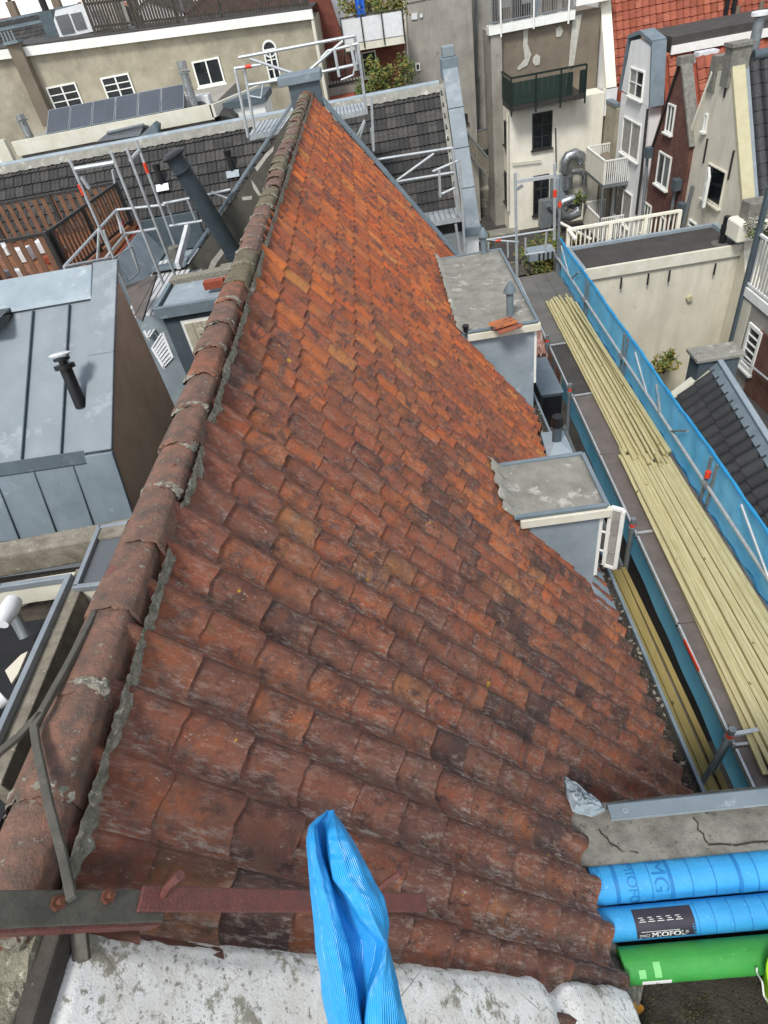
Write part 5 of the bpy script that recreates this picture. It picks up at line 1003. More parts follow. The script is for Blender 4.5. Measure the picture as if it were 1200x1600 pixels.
for i in range(14): p = a.lerp(b3, i / 13); B().bar(p, p + UP * 1.05, .05, .05, EY).build('baluster', 'oldwood' if i % 2 else 'darkframe', ra)
B().box(a.x, b3.x, 33, 35, -8, a.z - .05).build('balcony_base', 'stucco_grey', ra); B().box(a.x - .4, b3.x + .2, 31.5, 32.9, -8, a.z - .35).build('ledge', 'terracotta', ra)
# ---- grey concrete building
gc = T('grey_building', 'tall blank grey rendered building with black stains, top centre', 'building', (4, 42, -15.2)); yg = 40.
B().box(Y(632, 60, yg).x, Y(741, 100, yg).x, yg, 50, -15.2, 4).build('wall', 'stucco_grey', gc); B().box(5.8, 7.2, yg + .9, 50, -15.2, 4).build('recessed_wall', 'stucco_grey', gc)
for i in range(3): B().box(2.35 + i * 1.2, 3.48 + i * 1.2, yg - .05, yg - .0, -1.72, -.6).build('upper_panel', 'stucco_grey', gc)
for pts in ([(643, 21), (652, 20), (652, 30), (643, 31)], [(656, 22), (660, 21), (660, 27), (656, 28)]): B().prism([Y(px, py, yg - .01) for px, py in pts], (0, -.05, 0)).build('vent_plate', 'whiteplastic', gc)
win(gc, [(648, 99), (656, 98), (657, 110), (650, 111)], (0, yg, 0), N_, cols=1, sill=False); win(gc, [(721, 178), (730, 177), (731, 190), (723, 192)], (0, yg, 0), N_, fm='darkframe', cols=1)
B().tube([Y(630, -10, yg - .1), Y(640, 135, yg - .1)], .06, 8).build('downpipe', 'offwhite', gc, 40)
for px, y0_, y1_ in ((745, 0, 130), (748, 120, 210)): B().tube([Y(px, y0_, yg + .8), Y(px, y1_, yg + .8)], .05, 6).build('conduit', 'galv', gc, 40)
# ---- cream back house with green balcony
ch = T('cream_backhouse', 'cream rendered back house with dark green balcony and silver ducts', 'house', (9, 38, -15.2)); yc = 37.
xl, xr = 6.95, 11.9
B().box(xl, xr, yc, 45, -15.2, -6.6).build('wall', 'cream_wall2', ch); B().box(6.4, xl, yc + 1.4, 45, -15.2, -3.4).build('side_wing', 'stucco_grey', ch); B().box(xl - .3, xr, yc + 1.6, 45, -6.6, -3.3).build('upper_wall', 'stucco_brown', ch)
B().prism([Y(818, 38, yc + 1.58), Y(826, 38, yc + 1.58), Y(824, 68, yc + 1.58), Y(830, 85, yc + 1.58), Y(824, 102, yc + 1.58), Y(810, 110, yc + 1.58), Y(808, 106, yc + 1.58), Y(820, 92, yc + 1.58), Y(817, 72, yc + 1.58)], (0, -.02, 0)).build('render_patch', 'stucco_patch', ch)
for pts in ([(833, 90), (838, 84), (844, 88), (843, 101), (836, 103), (832, 97)], [(868, 45), (875, 40), (880, 48), (876, 57), (869, 58)], [(895, 26), (909, 22), (903, 60), (896, 105), (888, 108), (891, 70)], [(774, 55), (778, 54), (782, 90), (780, 128), (774, 130)]): B().prism([Y(px, py, yc + 1.58) for px, py in pts], (0, -.02, 0)).build('render_patch', 'stucco_patch', ch)
a, b3 = Y(764, 49, yc + 1.3), Y(899, 22, yc + 1.3); B().obox(a - UP * .18, V3((b3.x - a.x, 0, 0)), EY * .8, UP * .36).build('terrace_fascia', 'whitepaint', ch); B().box(b3.x, 12.4, yc + 1.2, yc + 2, b3.z + .3, b3.z + .62).build('terrace_fascia', 'whitepaint', ch)
for i in range(40): x = a.x + (b3.x - a.x) * i / 39; B().bar((x, yc + 1.35, a.z + .2), (x, yc + 1.35, a.z + 1.3), .025, .025, EY).build('baluster', 'galv', ch)
for z in (.3, 1.3): B().bar((a.x, yc + 1.35, a.z + z), (b3.x, yc + 1.35, a.z + z), .05, .05).build('terrace_rail', 'galv', ch)
for px, py in ((783, 58), (834, 45), (888, 37)): p = Y(px, py, yc + 1.25); B().tube([p, p + UP * 2.2], .045, 8).build('white_pole', 'whitepaint', ch, 40)
for i in range(8): x = a.x + .3 + i * .5; tag(B().box(x, x + R_(.2, .45), yc + 1.8, yc + 2.1, a.z + .2, a.z + R_(.7, 1.4)).build('storage_item', random.choice(('stucco_brown', 'zinc_light', 'greywood', 'oldwood')), None), 'stored odds and ends behind the terrace railing at the top', 'clutter', 'terrace clutter')
# green balcony
gb = T('green_balcony', 'dark green balcony with canvas panels on the cream back house', 'balcony', (9, 36, -6.7)); zb_, xb0, xb1, yb0 = -6.65, 6.85, 11.0, 36.0
p, q = Y(799, 174, yb0), Y(914, 147, yb0); xb0, xb1, zb_ = p.x, q.x, (p.z + q.z) / 2
B().box(xb0, xb1, yb0, 38.6, zb_ - .1, zb_ + .12).build('floor', 'darkframe', gb)
for i in range(12):
    f0 = i / 12; B().box(xb0 + (xb1 - xb0) * f0, xb0 + (xb1 - xb0) * (f0 + .078), yb0, yb0 + .04, zb_ + .15, zb_ + 1.1).build('canvas_panel', 'greencanvas' if i < 9 else 'greenpaint', gb) if i not in (10,) else None
for i in range(4): f = i / 3; B().bar((xb0 + (xb1 - xb0) * f, yb0 - .03, zb_ - .3), (xb0 + (xb1 - xb0) * f, yb0 - .03, zb_ + 1.3), .07, .07, EY).build('post', 'greenpaint', gb)
B().bar((xb0, yb0, zb_ + 1.3), (xb1, yb0, zb_ + 1.3), .09, .08).build('handrail', 'greenpaint', gb); B().bar((xb0, yb0, zb_ + 1.3), (xb0, 38.5, zb_ + 1.3), .09, .08).build('handrail', 'greenpaint', gb)
for i in range(6): B().box(xb0 - .02, xb0 + .03, yb0 + .1 + i * .42, yb0 + .45 + i * .42, zb_ + .15, zb_ + 1.15).build('canvas_panel', 'greencanvas', gb)
F0 = (0, yc, 0)
win(ch, [(831, 178), (863, 172), (862, 228), (832, 236)], F0, N_, fm='darkframe', cols=2, rows=3, bar=.05); win(ch, [(833, 276), (857, 270), (857, 330), (833, 338)], F0, N_, fm='darkframe', cols=2, rows=3, bar=.06)
B().box(Y(826, 176, yc).x, Y(868, 170, yc).x, yc - .06, yc - .0, Y(845, 175, yc).z + .05, Y(845, 175, yc).z + .2).build('lintel', 'whitepaint', ch)
win(ch, [(789, 185), (794, 195), (794, 232), (789, 222)], (xl, 0, 0), (-1, 0, 0), fm='darkframe', cols=1); win(ch, [(789, 265), (795, 275), (795, 322), (790, 312)], (xl, 0, 0), (-1, 0, 0), fm='darkframe', cols=1)
B().tube([Y(793, 178, 36.9), Y(794, 330, 36.9)], .06, 8).build('downpipe', 'offwhite', ch, 40); B().tube([Y(800, 255, 36.85), Y(845, 250, 36.85)], .035, 8).build('wall_pipe', 'offwhite', ch, 40); B().tube([Y(868, 200, 36.9), Y(869, 262, 36.9)], .03, 6).build('cable', 'darkframe', ch)
for pts in ([(881, 268), (882, 254), (888, 244), (898, 240), (907, 244), (911, 252)],): B().tube([Y(px, py, 36.5) for px, py in pts], .27, 16).build('silver_duct', 'duct', ch, 40)
B().tube([Y(893, 268, 36.4), Y(908, 267, 36.4), Y(913, 272, 36.4), Y(913, 290, 36.4)], .14, 12).build('silver_duct', 'duct', ch, 40); B().tube([Y(886, 275, 36.3), Y(886, 295, 36.3)], .3, 16).build('duct_fan', 'duct', ch, 40); B().tube([Y(885, 295, 36.3), Y(884, 305, 36.3)], .12, 12).build('silver_duct', 'duct', ch, 40)
B().tube([Y(915, 309, 35), Y(895, 310, 35), Y(880, 316, 35), Y(874, 326, 35), Y(878, 335, 35), Y(890, 338, 35), Y(902, 333, 35), Y(903, 322, 35.3), Y(892, 317, 35.6)], .26, 16).build('silver_duct', 'duct', ch, 40)
p = Y(873, 300, 36.4); B().box(p.x - .35, p.x + .4, 36.2, 36.95, p.z - .9, p.z + .75).build('duct_cabinet', 'zinc_light', ch); p = Y(852, 340, 35.8); B().box(p.x - .3, p.x + .3, 35.6, 36.2, p.z - .5, p.z + .9).build('vent_cabinet', 'galv', ch); B().tube([p + V3((.1, -.3, .7)), p + V3((.5, -.3, .3)), p + V3((.55, -.3, -.4))], .13, 12).build('silver_duct', 'duct', ch, 40)
# ---- courtyard roofs between the houses
cy_ = T('courtyard_roof', 'dark wet flat roof in the courtyard below the cream back house', 'flat roof', (7, 33, -15.2)); B().box(3.2, 11.2, 31.6, 41, -15.2, -12.65).build('body', 'bitumen', cy_)
B().box(3.2, 11.2, 31.4, 31.6, -13, -12.3).build('kerb', 'concrete', cy_)
for i, (px, py, w_) in enumerate(((795, 358, 1.3), (752, 366, 1.1), (742, 338, .8))):
    p = Z(px, py, -12.4); tag(B().box(p.x - w_, p.x + w_ * .4, p.y - .5, p.y + .5, -12.6, -12.45).build('paving_slab', 'lead', None, bevel=.02), ('grey slab on the dark roof in front of the cream house door', 'grey slab on the dark roof beside the white cladding', 'small grey slab near the zinc coping foot')[i], 'slab')
p = Z(780, 326, -12.5); tag(B().grid(lambda u, v: p + V3(((u - .5) * .9, (v - .5) * .6, .18 * math.sin(u * 3.1) * math.sin(v * 3.1))) + UP * nz3((u * 4, v * 4, 9), 1.5, .12), 12, 12).build('plastic_sheet', 'whiteplastic', None, 40), 'crumpled white plastic on the dark courtyard roof', 'plastic')
lw = T('low_grey_roof', 'low grey flat roof with cream parapet beside the zinc coping', 'flat roof', (6, 44, -15.2)); zl = -11.2; P_ = [Z(738, 300, zl), Z(790, 292, zl), Z(768, 262, zl), Z(736, 266, zl)]; B().prism(P_, (0, 0, -2)).build('body', 'bitumen_grey', lw); B().obox(P_[0] - UP * 1.0, P_[1] - P_[0], EY * .25, UP * 1.15).build('parapet', 'cream_wall', lw)
bl = T('metal_balcony', 'grey metal balcony between the grey building and cream house', 'balcony', Y(745, 240, 39)); pa, pb2, pc = Y(731, 208, 40), Y(762, 246, 37.4), Y(763, 200, 40.3)
for s, e_ in ((pa, pb2), (pa, pc)):
    B().bar(s, e_, .06, .06).build('handrail', 'galv', bl); B().bar(s - UP * 1.0, e_ - UP * 1.0, .06, .06).build('rail', 'galv', bl)
    for i in range(15): p = s.lerp(e_, i / 14); B().bar(p, p - UP * 1.0, .06, .02, EY).build('slat', 'greywood', bl)
# patio strip and shrubs, near scaffold pieces seen beyond the far dormer
pt = T('patio', 'reddish paved patio between courtyard roof and the far dormer', 'patio', (5, 28, -15.2)); B().box(2.2, 8.6, 24, 31.3, -15.2, -13.2).build('paving', 'patio', pt)
c = Z(838, 428, -13.2); shrub('shrub', 'dense green shrub behind the end of the blue netting', (c.x, c.y, -13.2), 1.4, 1.6, ('leafy', 'leafy', 'leaf_autumn'), 1600, 'shrub', .1); c = Z(748, 402, -13.2); shrub('shrub', 'yellow green bush beside the white cladding', (c.x, c.y, -13.2), .8, 1.5, ('leaf_autumn', 'leafy'), 600, 'shrub', .1)
c = Y(843, 395, 28.5); t = T('planter', 'white trough planter hanging over the patio', 'planter', c); B().box(c.x - .5, c.x + .7, 28.3, 29.3, c.z - .3, c.z + .05).build('trough', 'zinc_light', t, bevel=.03)
for i in range(5): B().box(c.x - .1 + i * .2, c.x - .02 + i * .2, 28.27, 28.3, c.z - .3, c.z + .05).build('slot', 'darkframe', t)
s4 = T('aluminium_scaffold', 'aluminium scaffold frame with red band beyond the far dormer', 'scaffold', (4, 19.6, -15)); e = 19.6
tubes(s4, 'post', [(YP(805, 270, e), YP(808, 440, e)), (YP(867, 255, e), YP(866, 375, e))], .045); tubes(s4, 'rail', [(YP(740, 378, e), YP(868, 358, e)), (YP(755, 374, e), YP(810, 378, e)), (YP(821, 372, e), YP(821, 398, e)), (YP(854, 362, e), YP(852, 392, e)), (YP(821, 398, e), YP(850, 394, e)), (YP(763, 378, e), YP(763, 400, e)), (YP(793, 378, e), YP(794, 402, e))], .03); B().bar(YP(806, 284, e), YP(866, 275, e), .06, .09).build('rung', 'alu', s4)
B().bar(YP(808, 296, e), YP(817, 290, e), .04, .16, EY).build('gusset', 'galv', s4); p = YP(867, 302, e); B().tube([p - UP * .1, p + UP * .1], .06, 10).build('red_band', 'redtape', s4, 40); p = YP(778, 376, e); B().tube([p - EX * .08, p + EX * .08], .04, 10).build('red_band', 'redtape', s4, 40)

# ================================================================ ROW OF GABLE HOUSES ON THE RIGHT (fronts face the courtyard)
XF = 12.; NX = (-1, 0, 0); XP = lambda px, py, x=XF: X(px, py, x)
def front(t, pts, mat, depth=8, x=XF, nm='front_wall'):
    P = [XP(px, py, x) for px, py in pts]; return B().prism(P, (depth, 0, 0)).build(nm, mat, t)
# H1: white gable with big orange roof
h1 = T('white_gable_house', 'tall narrow white gable house with large orange tiled roof, top right', 'house', (XF, 40, -15.2))
ya, za = 40.3, -1.2; eR, eL = XP(946, 140), XP(893, 122)
B().prism([(XF, eR.y, -15.2), (XF, eR.y, eR.z), (XF, ya, za), (XF, eL.y, eL.z), (XF, eL.y, -15.2)], (.4, 0, 0)).build('front_wall', 'white_wall', h1)
B().obox((XF - .06, eR.y - .1, eR.z), (.5, 0, 0), (0, ya - eR.y + .1, za - eR.z), (0, -.25, .12)).build('gable_coping', 'cream_wall2', h1); B().box(XF - .08, XF + .5, eR.y - .35, eR.y + .05, eR.z - 1.1, eR.z + .05).build('corbel', 'white_wall', h1)
dv1 = V3((0, eR.y - ya, eR.z - za)); B().prism([(XF + .3, ya, za - .06), (XF + .3, eR.y, eR.z - .06), (XF + .3, eR.y + .2, -15.2), (XF + .3, ya, -15.2)], (20, 0, 0)).build('roof', 'terracotta', h1)
tiled(h1, (XF + .4, ya, za), EX, dv1, 19, dv1.length, .33, .40, 'roman', 'far_clay', amp=1.5, lift=.05, th=.04)
win(h1, [(919, 10), (926, 14), (925, 52), (920, 48)], (XF, 0, 0), NX, fm='darkframe', cols=1); win(h1, [(911, 78), (927, 86), (925, 130), (914, 122)], (XF, 0, 0), NX, fm='darkframe', cols=2, rows=2); win(h1, [(920, 165), (930, 172), (932, 235), (920, 226)], (XF, 0, 0), NX, fm='darkframe', gm='curtain', cols=2); a, b3 = XP(901, 69), XP(931, 82); B().bar(a - EX * .12, b3 - EX * .12, .3, .2).build('string_course', 'whitepaint', h1); a, b3 = XP(916, 156), XP(938, 170); B().bar(a - EX * .1, b3 - EX * .1, .25, .12).build('string_course', 'whitepaint', h1)
for i, (px, py) in enumerate(((1132, 30), (1144, 28), (1150, 30), (1187, 22))):
    r_ = PL(px, py, V3((0, ya, za)), V3((0, dv1.z, -dv1.y))); t = T('roof_vent', ('left of two tall dark vents', 'right of two tall dark vents', 'short vent beside the two tall vents', 'short vent at the right edge')[i] + ' on the orange roof', 'vent', r_)
    h = 1.2 if i < 2 else .5; B().tube([r_, r_ + UP * h], .11, 10).build('pipe', 'blackplastic' if i < 2 else 'stucco_brown', t, 40); B().tube([r_ - UP * .05, r_ + UP * .12], .16, 10).build('collar', 'whiteplastic', t, 40)
# gutter between H1 and H2
a = XP(950, 160); B().box(XF, XF + .25, 35.3, eR.y, -15.2, a.z - .05).build('linking_wall', 'stucco_cream', h1); B().bar((XF + .1, 35.4, a.z + .05), (XF + .1, eR.y - .1, a.z + .05), .3, .12).build('gutter', 'zinc', h1)
# H2: white house with zinc edged top
h2 = T('white_dormer_house', 'white house with zinc edged pointed top and cream balconies', 'house', (XF, 33, -15.2))
front(h2, [(971, 141), (986, 64), (1000, 61), (1017, 73), (1013, 168)], 'white_wall', .5, nm='top_gable')
q0, q1 = XP(971, 141), XP(1013, 168); B().box(XF + .01, XF + 8, q1.y, q0.y, -15.2, (q0.z + q1.z) / 2).build('wall', 'white_wall', h2)
zp = [XP(969, 141), XP(983, 57), XP(1001, 50), XP(1020, 66), XP(1016, 168)]
for p, q in zip(zp[:-1], zp[1:]): B().bar(p + EX * .25, q + EX * .25, .6, .14, (q - p).cross(EX)).build('zinc_edge', 'zinc', h2)
ty, tz = zp[3].y, zp[3].z
B().box(XF + .8, XF + 16, ty + .0, ty + 3.2, tz - .5, tz + .05).build('flat_roof', 'bitumen', h2); B().box(XF + .8, XF + 16, ty - .08, ty, tz - .55, tz - .25).build('fascia', 'whitepaint', h2)
d2_ = V3((0, -1.15, -2.0)); B().prism([(XF + .6, ty + .2, tz - .6), (XF + .6, ty + .2 + d2_.y, tz - .6 + d2_.z), (XF + .6, ty + .2, -15.2)], (15, 0, 0)).build('roof', 'terracotta', h2); tiled(h2, (XF + .75, ty + .1, tz - .62), EX, d2_, 11, d2_.length, .33, .40, 'roman', 'far_clay', amp=1.5, lift=.05, th=.04)
win(h2, [(985, 103), (1008, 112), (1004, 158), (984, 148)], (XF, 0, 0), NX, gm=('curtain', 'glass'), cols=2, rows=2); win(h2, [(976, 182), (1005, 195), (996, 250), (970, 238)], (XF, 0, 0), NX, gm='curtain', cols=2); win(h2, [(963, 290), (990, 300), (984, 350), (958, 340)], (XF, 0, 0), NX, gm=('glass', 'curtain'), cols=2)
B().tube([XP(1012, 170, XF - .1), XP(1003, 260, XF - .1), XP(994, 335, XF - .1)], .06, 8).build('downpipe', 'darkframe', h2, 40)
for k, (z_t, lab) in enumerate(((0, 'upper'), (1, 'lower'))):
    P1, P2 = ((917, 231), (946, 251)) if k == 0 else ((913, 316), (938, 343)); xb = 10.8
    a, b3 = XP(*P1, xb), XP(*P2, xb); zt = (a.z + b3.z) / 2; ya_, yb_ = a.y, b3.y
    t = T('white_balcony', lab + ' cream balcony with bar railing on the white house', 'balcony', (xb, yb_, zt - 1), 'balconies of the white house')
    B().box(xb, XF, yb_, ya_, zt - 1.22, zt - 1.05).build('floor', 'galv', t); B().box(xb - .03, xb + .03, yb_, ya_, zt - 1.05, zt - .02).build('side_panel', 'cream_wall2', t); B().bar((xb, yb_, zt), (xb, ya_, zt), .09, .06).build('handrail', 'whitepaint', t)
    for yy in (yb_, ya_):
        B().bar((xb, yy, zt), (XF, yy, zt), .07, .06).build('handrail', 'whitepaint', t)
        for i in range(12): x = xb + .06 + i * (XF - xb) / 12; B().bar((x, yy, zt - 1.05), (x, yy, zt), .045, .03, EY).build('baluster', 'whitepaint', t)
    B().tube([(xb, yb_ + .05, zt - 1.2), (xb, yb_ + .05, zt - 3.6)], .05, 8).build('post', 'galv', t, 40)
    if k == 0: c = V3((11.3, (ya_ + yb_) / 2, zt - .85)); tag(B().grid(lambda u, v: c + V3((.5 * math.cos(u * 6.28) * math.cos(v * 1.57), .7 * math.sin(u * 6.28) * math.cos(v * 1.57), .85 * math.sin(v * 1.57))), 16, 6).build('covered_barbecue', 'stucco_brown', None, 60), 'brown covered barbecue on the upper cream balcony', 'barbecue')
# H3: brick gable
h3 = T('brick_gable_house', 'brown brick gable house with grey stone coping between white and cream houses', 'house', (XF, 28.4, -15.2))
gA, gL, gR = XP(1064, 97), XP(1020, 232), XP(1078, 232)
B().prism([(XF, gR.y, -15.2), (XF, gR.y, gR.z), gA, (XF, gL.y, gL.z), (XF, gL.y, -15.2)], (.35, 0, 0)).build('front_wall', 'brick_red', h3)
B().obox((XF - .05, gR.y, gR.z + .02), (.42, 0, 0), (0, gA.y - gR.y, gA.z - gR.z), (0, -.10, .06)).build('gable_coping', 'concrete', h3); B().bar((XF - .03, gA.y, gA.z), (XF - .03, gL.y, gL.z), .1, .1).build('gable_edge', 'darkframe', h3); B().box(XF - .1, XF + .42, gA.y - .2, gA.y + .2, gA.z - .1, gA.z + .18).build('apex_stone', 'concrete', h3)
d3 = V3((0, gR.y - gA.y, gR.z - gA.z)); B().prism([(XF + .3, gA.y, gA.z - .1), (XF + .3, gR.y, gR.z - .1), (XF + .3, gA.y + 1.7, -15.2), (XF + .3, gA.y + 1.7, gR.z)], (9, 0, 0)).build('roof', 'terracotta', h3); tiled(h3, (XF + .55, gA.y, gA.z), EX, d3, 6, d3.length, .33, .40, 'roman', 'far_clay', amp=1.5, lift=.05, th=.04)
B().box(XF + .75, XF + 1.5, gA.y + .2, gA.y + .7, gA.z - .3, gA.z + .15).build('rooflight', 'whiteplastic', h3)
win(h3, [(1047, 160), (1058, 166), (1050, 210), (1039, 204)], (XF, 0, 0), NX, cols=2); win(h3, [(1032, 235), (1051, 246), (1043, 298), (1025, 284)], (XF, 0, 0), NX, cols=2, gm=('glass', 'duskglass')); win(h3, [(1009, 315), (1018, 321), (1014, 370), (1004, 364)], (XF, 0, 0), NX, cols=2); win(h3, [(1036, 338), (1043, 343), (1036, 375), (1030, 370)], (XF, 0, 0), NX, cols=1)
for nm_, px, y0_, y1_, tt in (('downpipe', 1012, 240, 345, h3), ('downpipe', 1056, 290, 345, h3)): B().tube([XP(px, y0_, XF - .12), XP(px - 9, y1_, XF - .12)], .07, 8).build(nm_, 'galv', tt, 40); p = XP(px + 2, y0_ - 4, XF - .15); B().box(p.x - .15, p.x + .12, p.y - .2, p.y + .2, p.z - .25, p.z + .15).build('hopper', 'zinc_dark', tt)
# H4: narrow cream gable half hidden
h4 = T('narrow_cream_house', 'narrow cream gable house squeezed behind the big cream gable', 'house', (XF + .2, 26, -15.2)); X4 = XF + .15
front(h4, [(1117, 112), (1061, 262), (1050, 345), (1044, 520), (1100, 520), (1128, 112)], 'cream_wall', .5, X4); p = XP(1119, 100, X4); B().box(X4 - .1, X4 + .5, p.y - .22, p.y + .22, p.z - .8, p.z + .25).build('chimney', 'concrete', h4); a, b3 = XP(1117, 112, X4), XP(1061, 262, X4); B().bar(a - EX * .03, b3 - EX * .03, .16, .12).build('gable_coping', 'cream_wall2', h4)
win(h4, [(1104, 176), (1108, 179), (1103, 206), (1099, 203)], (X4, 0, 0), NX, gm='curtain', cols=1)
# H5: big cream gable with yellow coping and black tiles
h5 = T('cream_gable_house', 'big cream gable house with yellow edge band and open window, right', 'house', (XF, 24, -15.2))
front(h5, [(1137, 97), (1084, 282), (1072, 352), (1060, 600), (1170, 640), (1161, 330), (1143, 97)], 'cream_wall', .5); k0, k1 = XP(1142, 97), XP(1160, 330)
B().obox(k0 + V3((-.03, 0, -.0)), (.42, 0, 0), k1 - k0, (0, -.10, .08)).build('gable_band', 'yellow_band', h5, bevel=.015); a = XP(1142, 90); B().box(XF - .1, XF + .5, a.y - .28, a.y + .26, a.z - .8, a.z + .3).build('chimney', 'concrete', h5); B().box(XF - .16, XF + .56, a.y - .34, a.y + .32, a.z + .3, a.z + .4).build('chimney_cap', 'concrete', h5); B().tube([(XF + .9, a.y + .4, a.z), (XF + .9, a.y + .4, a.z + .9)], .16, 12).build('flue', 'galv', h5, 40); B().tube([(XF + .9, a.y + .4, a.z + .95), (XF + .9, a.y + .4, a.z + 1.05)], .28, 14).build('flue_cap', 'whiteplastic', h5, 40)
d5 = k1 - k0; B().prism([V3((XF + .4, k0.y, k0.z - .1)), V3((XF + .4, k1.y, k1.z - .1)), V3((XF + .4, k0.y, -15.2))], (9, 0, 0)).build('roof', 'bitumen', h5); B().obox(V3((XF + .4, k0.y, k0.z + .02)), (.14, 0, 0), d5, (0, -.03, .03)).build('verge_zinc', 'zinc_blue', h5)
tiled(h5, (XF + .56, k0.y, k0.z), EX, d5, 4.6, d5.length, .36, .42, 'roman', 'black_tile', True, amp=1.6); B().tube([(XF + .7, k0.y, k0.z + .06), (XF + 6, k0.y, k0.z + .06)], .16, 10).build('ridge', 'zinc_dark', h5, 40)
ow = win(h5, [(1107, 252), (1135, 268), (1128, 325), (1100, 310)], (XF, 0, 0), NX, fm='offwhite', gm='glass', cols=1, fw=.05)
a = XP(1113, 258); wv5 = V3((-.55, -.75, 0)); 
cs5 = B(); zt5, zb5 = XP(1118, 266).z, XP(1114, 318).z; c0 = V3((XF - .08, a.y + .05, 0)); c1 = c0 + V3((-.35, -.85, 0))
for p, q in (((0, zt5), (1, zt5)), ((0, zb5), (1, zb5)), ((0, (zt5 + zb5) / 2), (1, (zt5 + zb5) / 2))): cs5.bar(c0.lerp(c1, p[0]) + UP * p[1], c0.lerp(c1, q[0]) + UP * q[1], .07, .09)
for f in (0, 1): cs5.bar(c0.lerp(c1, f) + UP * zt5, c0.lerp(c1, f) + UP * zb5, .09, .09, EX)
cs5.build('open_casement', 'whitepaint', h5); B().prism([c0 + UP * zb5, c1 + UP * zb5, c1 + UP * zt5, c0 + UP * zt5], (.012, -.005, 0)).build('casement_pane', 'curtain', h5).data.materials[0] = MATS['duskglass']
for px, py, h in ((1102, 236, .8), (1142, 258, .9), (1134, 136, .6), (1072, 258, 0)):
    if h: p = XP(px, py, XF - .03); B().bar(p + UP * h / 2, p - UP * h / 2, .05, .05, EX).build('wall_anchor', 'ink', h5)
win(h5, [(1078, 342), (1090, 349), (1088, 358), (1076, 354)], (XF, 0, 0), NX, cols=1, sill=False); B().tube([XP(1082, 290, XF - .1), XP(1068, 350, XF - .1)], .07, 8).build('downpipe', 'galv', h5, 40); p = XP(1066, 325, XF - .1); B().box(p.x - .15, p.x + .1, p.y - .25, p.y + .2, p.z - .3, p.z + .2).build('hopper', 'zinc_dark', h5)
p = XP(1168, 348); B().box(XF - .5, XF + .5, p.y - .5, p.y + .45, p.z - .45, p.z + .15).build('stone_corbel', 'cream_wall2', h5, bevel=.06); B().box(XF - .2, XF + .5, p.y - .3, p.y + .3, p.z + .15, p.z + .7).build('corbel_block', 'concrete', h5, bevel=.03); shrub('wall_plant', 'grey green plant growing from the stone corbel at the right', (XF - .1, p.y - .9, p.z - .3), .55, .7, ('leafy', 'lead'), 350, 'plant', .07)
# extension with flat roof and cream wall
ex = T('flat_extension', 'cream rendered extension with dark flat roof behind the blue netting', 'building', (9, 22, -15.2)); ze_ = -9.05; c0 = [Z(917, 422, ze_), Z(1160, 385, ze_), Z(1112, 354, ze_), Z(888, 391, ze_)]
yx0, yx1, xx0, xx1 = (c0[0].y + c0[1].y) / 2, (c0[2].y + c0[3].y) / 2, 6.6, XF + .1
B().box(xx0 + .06, XF + 1.5, yx0 + .05, yx1 + .4, -15.2, ze_ - .05).build('wall', 'cream_wall', ex); B().box(xx0, xx1, yx0, yx1, ze_ - .04, ze_).build('roof_felt', 'bitumen', ex)
B().box(xx0 - .05, xx1, yx0 - .06, yx0 + .06, ze_ - .32, ze_ + .06).build('fascia', 'offwhite', ex); B().box(xx0 - .05, xx1, yx1 - .08, yx1 + .08, ze_ - .1, ze_ + .1).build('rear_kerb', 'zinc_light', ex); B().box(xx0 - .06, xx0 + .08, yx0, yx1, ze_ - .1, ze_ + .08).build('side_kerb', 'zinc_light', ex); B().box(xx1 - .25, xx1, yx0, yx1, ze_, ze_ + .14).build('wall_flashing', 'zinc_light', ex)
for px in (1012, 970, 1045, 1116):
    p = Y(px, 446 - (px - 970) * .15, yx0 - .08); B().bar(p + UP * .28, p - UP * .12, .05, .05, EX).build('wall_anchor', 'ink', ex)
p = Y(1077, 466, yx0); B().tube([p + EY * .06, p - EY * .08], [.12, .10], 14).build('wall_lamp', 'yellow_band', ex, 40)
p = Z(1128, 380, ze_); t = T('black_vent', 'ribbed black vent terminal on the dark extension roof', 'vent', p); B().tube([p, p + UP * .02], .35, 20).build('base_disc', 'bitumen_grey', t); B().tube([p, p + UP * .35, p + UP * .36, p + UP * .62, p + UP * .63, p + UP * .9], [.11, .11, .14, .14, .11, .11], 14).build('stack', 'blackplastic', t, 30)
c = Y(1055, 580, 19.5); shrub('wall_shrub', 'sparse autumn bush against the cream extension wall', (c.x, 20.4, c.z - .6), .55, .9, ('leaf_autumn', 'leafy'), 260, 'shrub', .09)
wf = T('cream_wooden_railing', 'cream wooden railing with square posts behind the dark extension roof', 'railing', Y(970, 350, 24)); yw = yx1 + .75; a, b3 = Y(888, 357, yw), Y(1062, 331, yw); zt = (a.z + b3.z) / 2
B().bar((a.x, yw, zt), (b3.x, yw, zt), .14, .08).build('handrail', 'cream_wall2', wf); B().bar((a.x, yw, zt), (a.x + .1, yw - .7, zt - .15), .12, .08).build('handrail', 'cream_wall2', wf); B().bar((a.x, yw + 1.2, zt - .1), (a.x + .9, yw - .0, zt - .5), .08, .06).build('handrail', 'cream_wall2', wf)
for i in range(26): x = a.x + (b3.x - a.x) * i / 25; B().bar((x, yw + .03, zt - 1.1), (x, yw + .03, zt), .05, .04, EY).build('baluster', 'cream_wall2', wf)
for i in (0, .38, .7, 1): x = a.x + (b3.x - a.x) * i; B().bar((x, yw - .02, zt - 1.15), (x, yw - .02, zt + .03), .13, .13, EY).build('post', 'cream_wall2', wf)
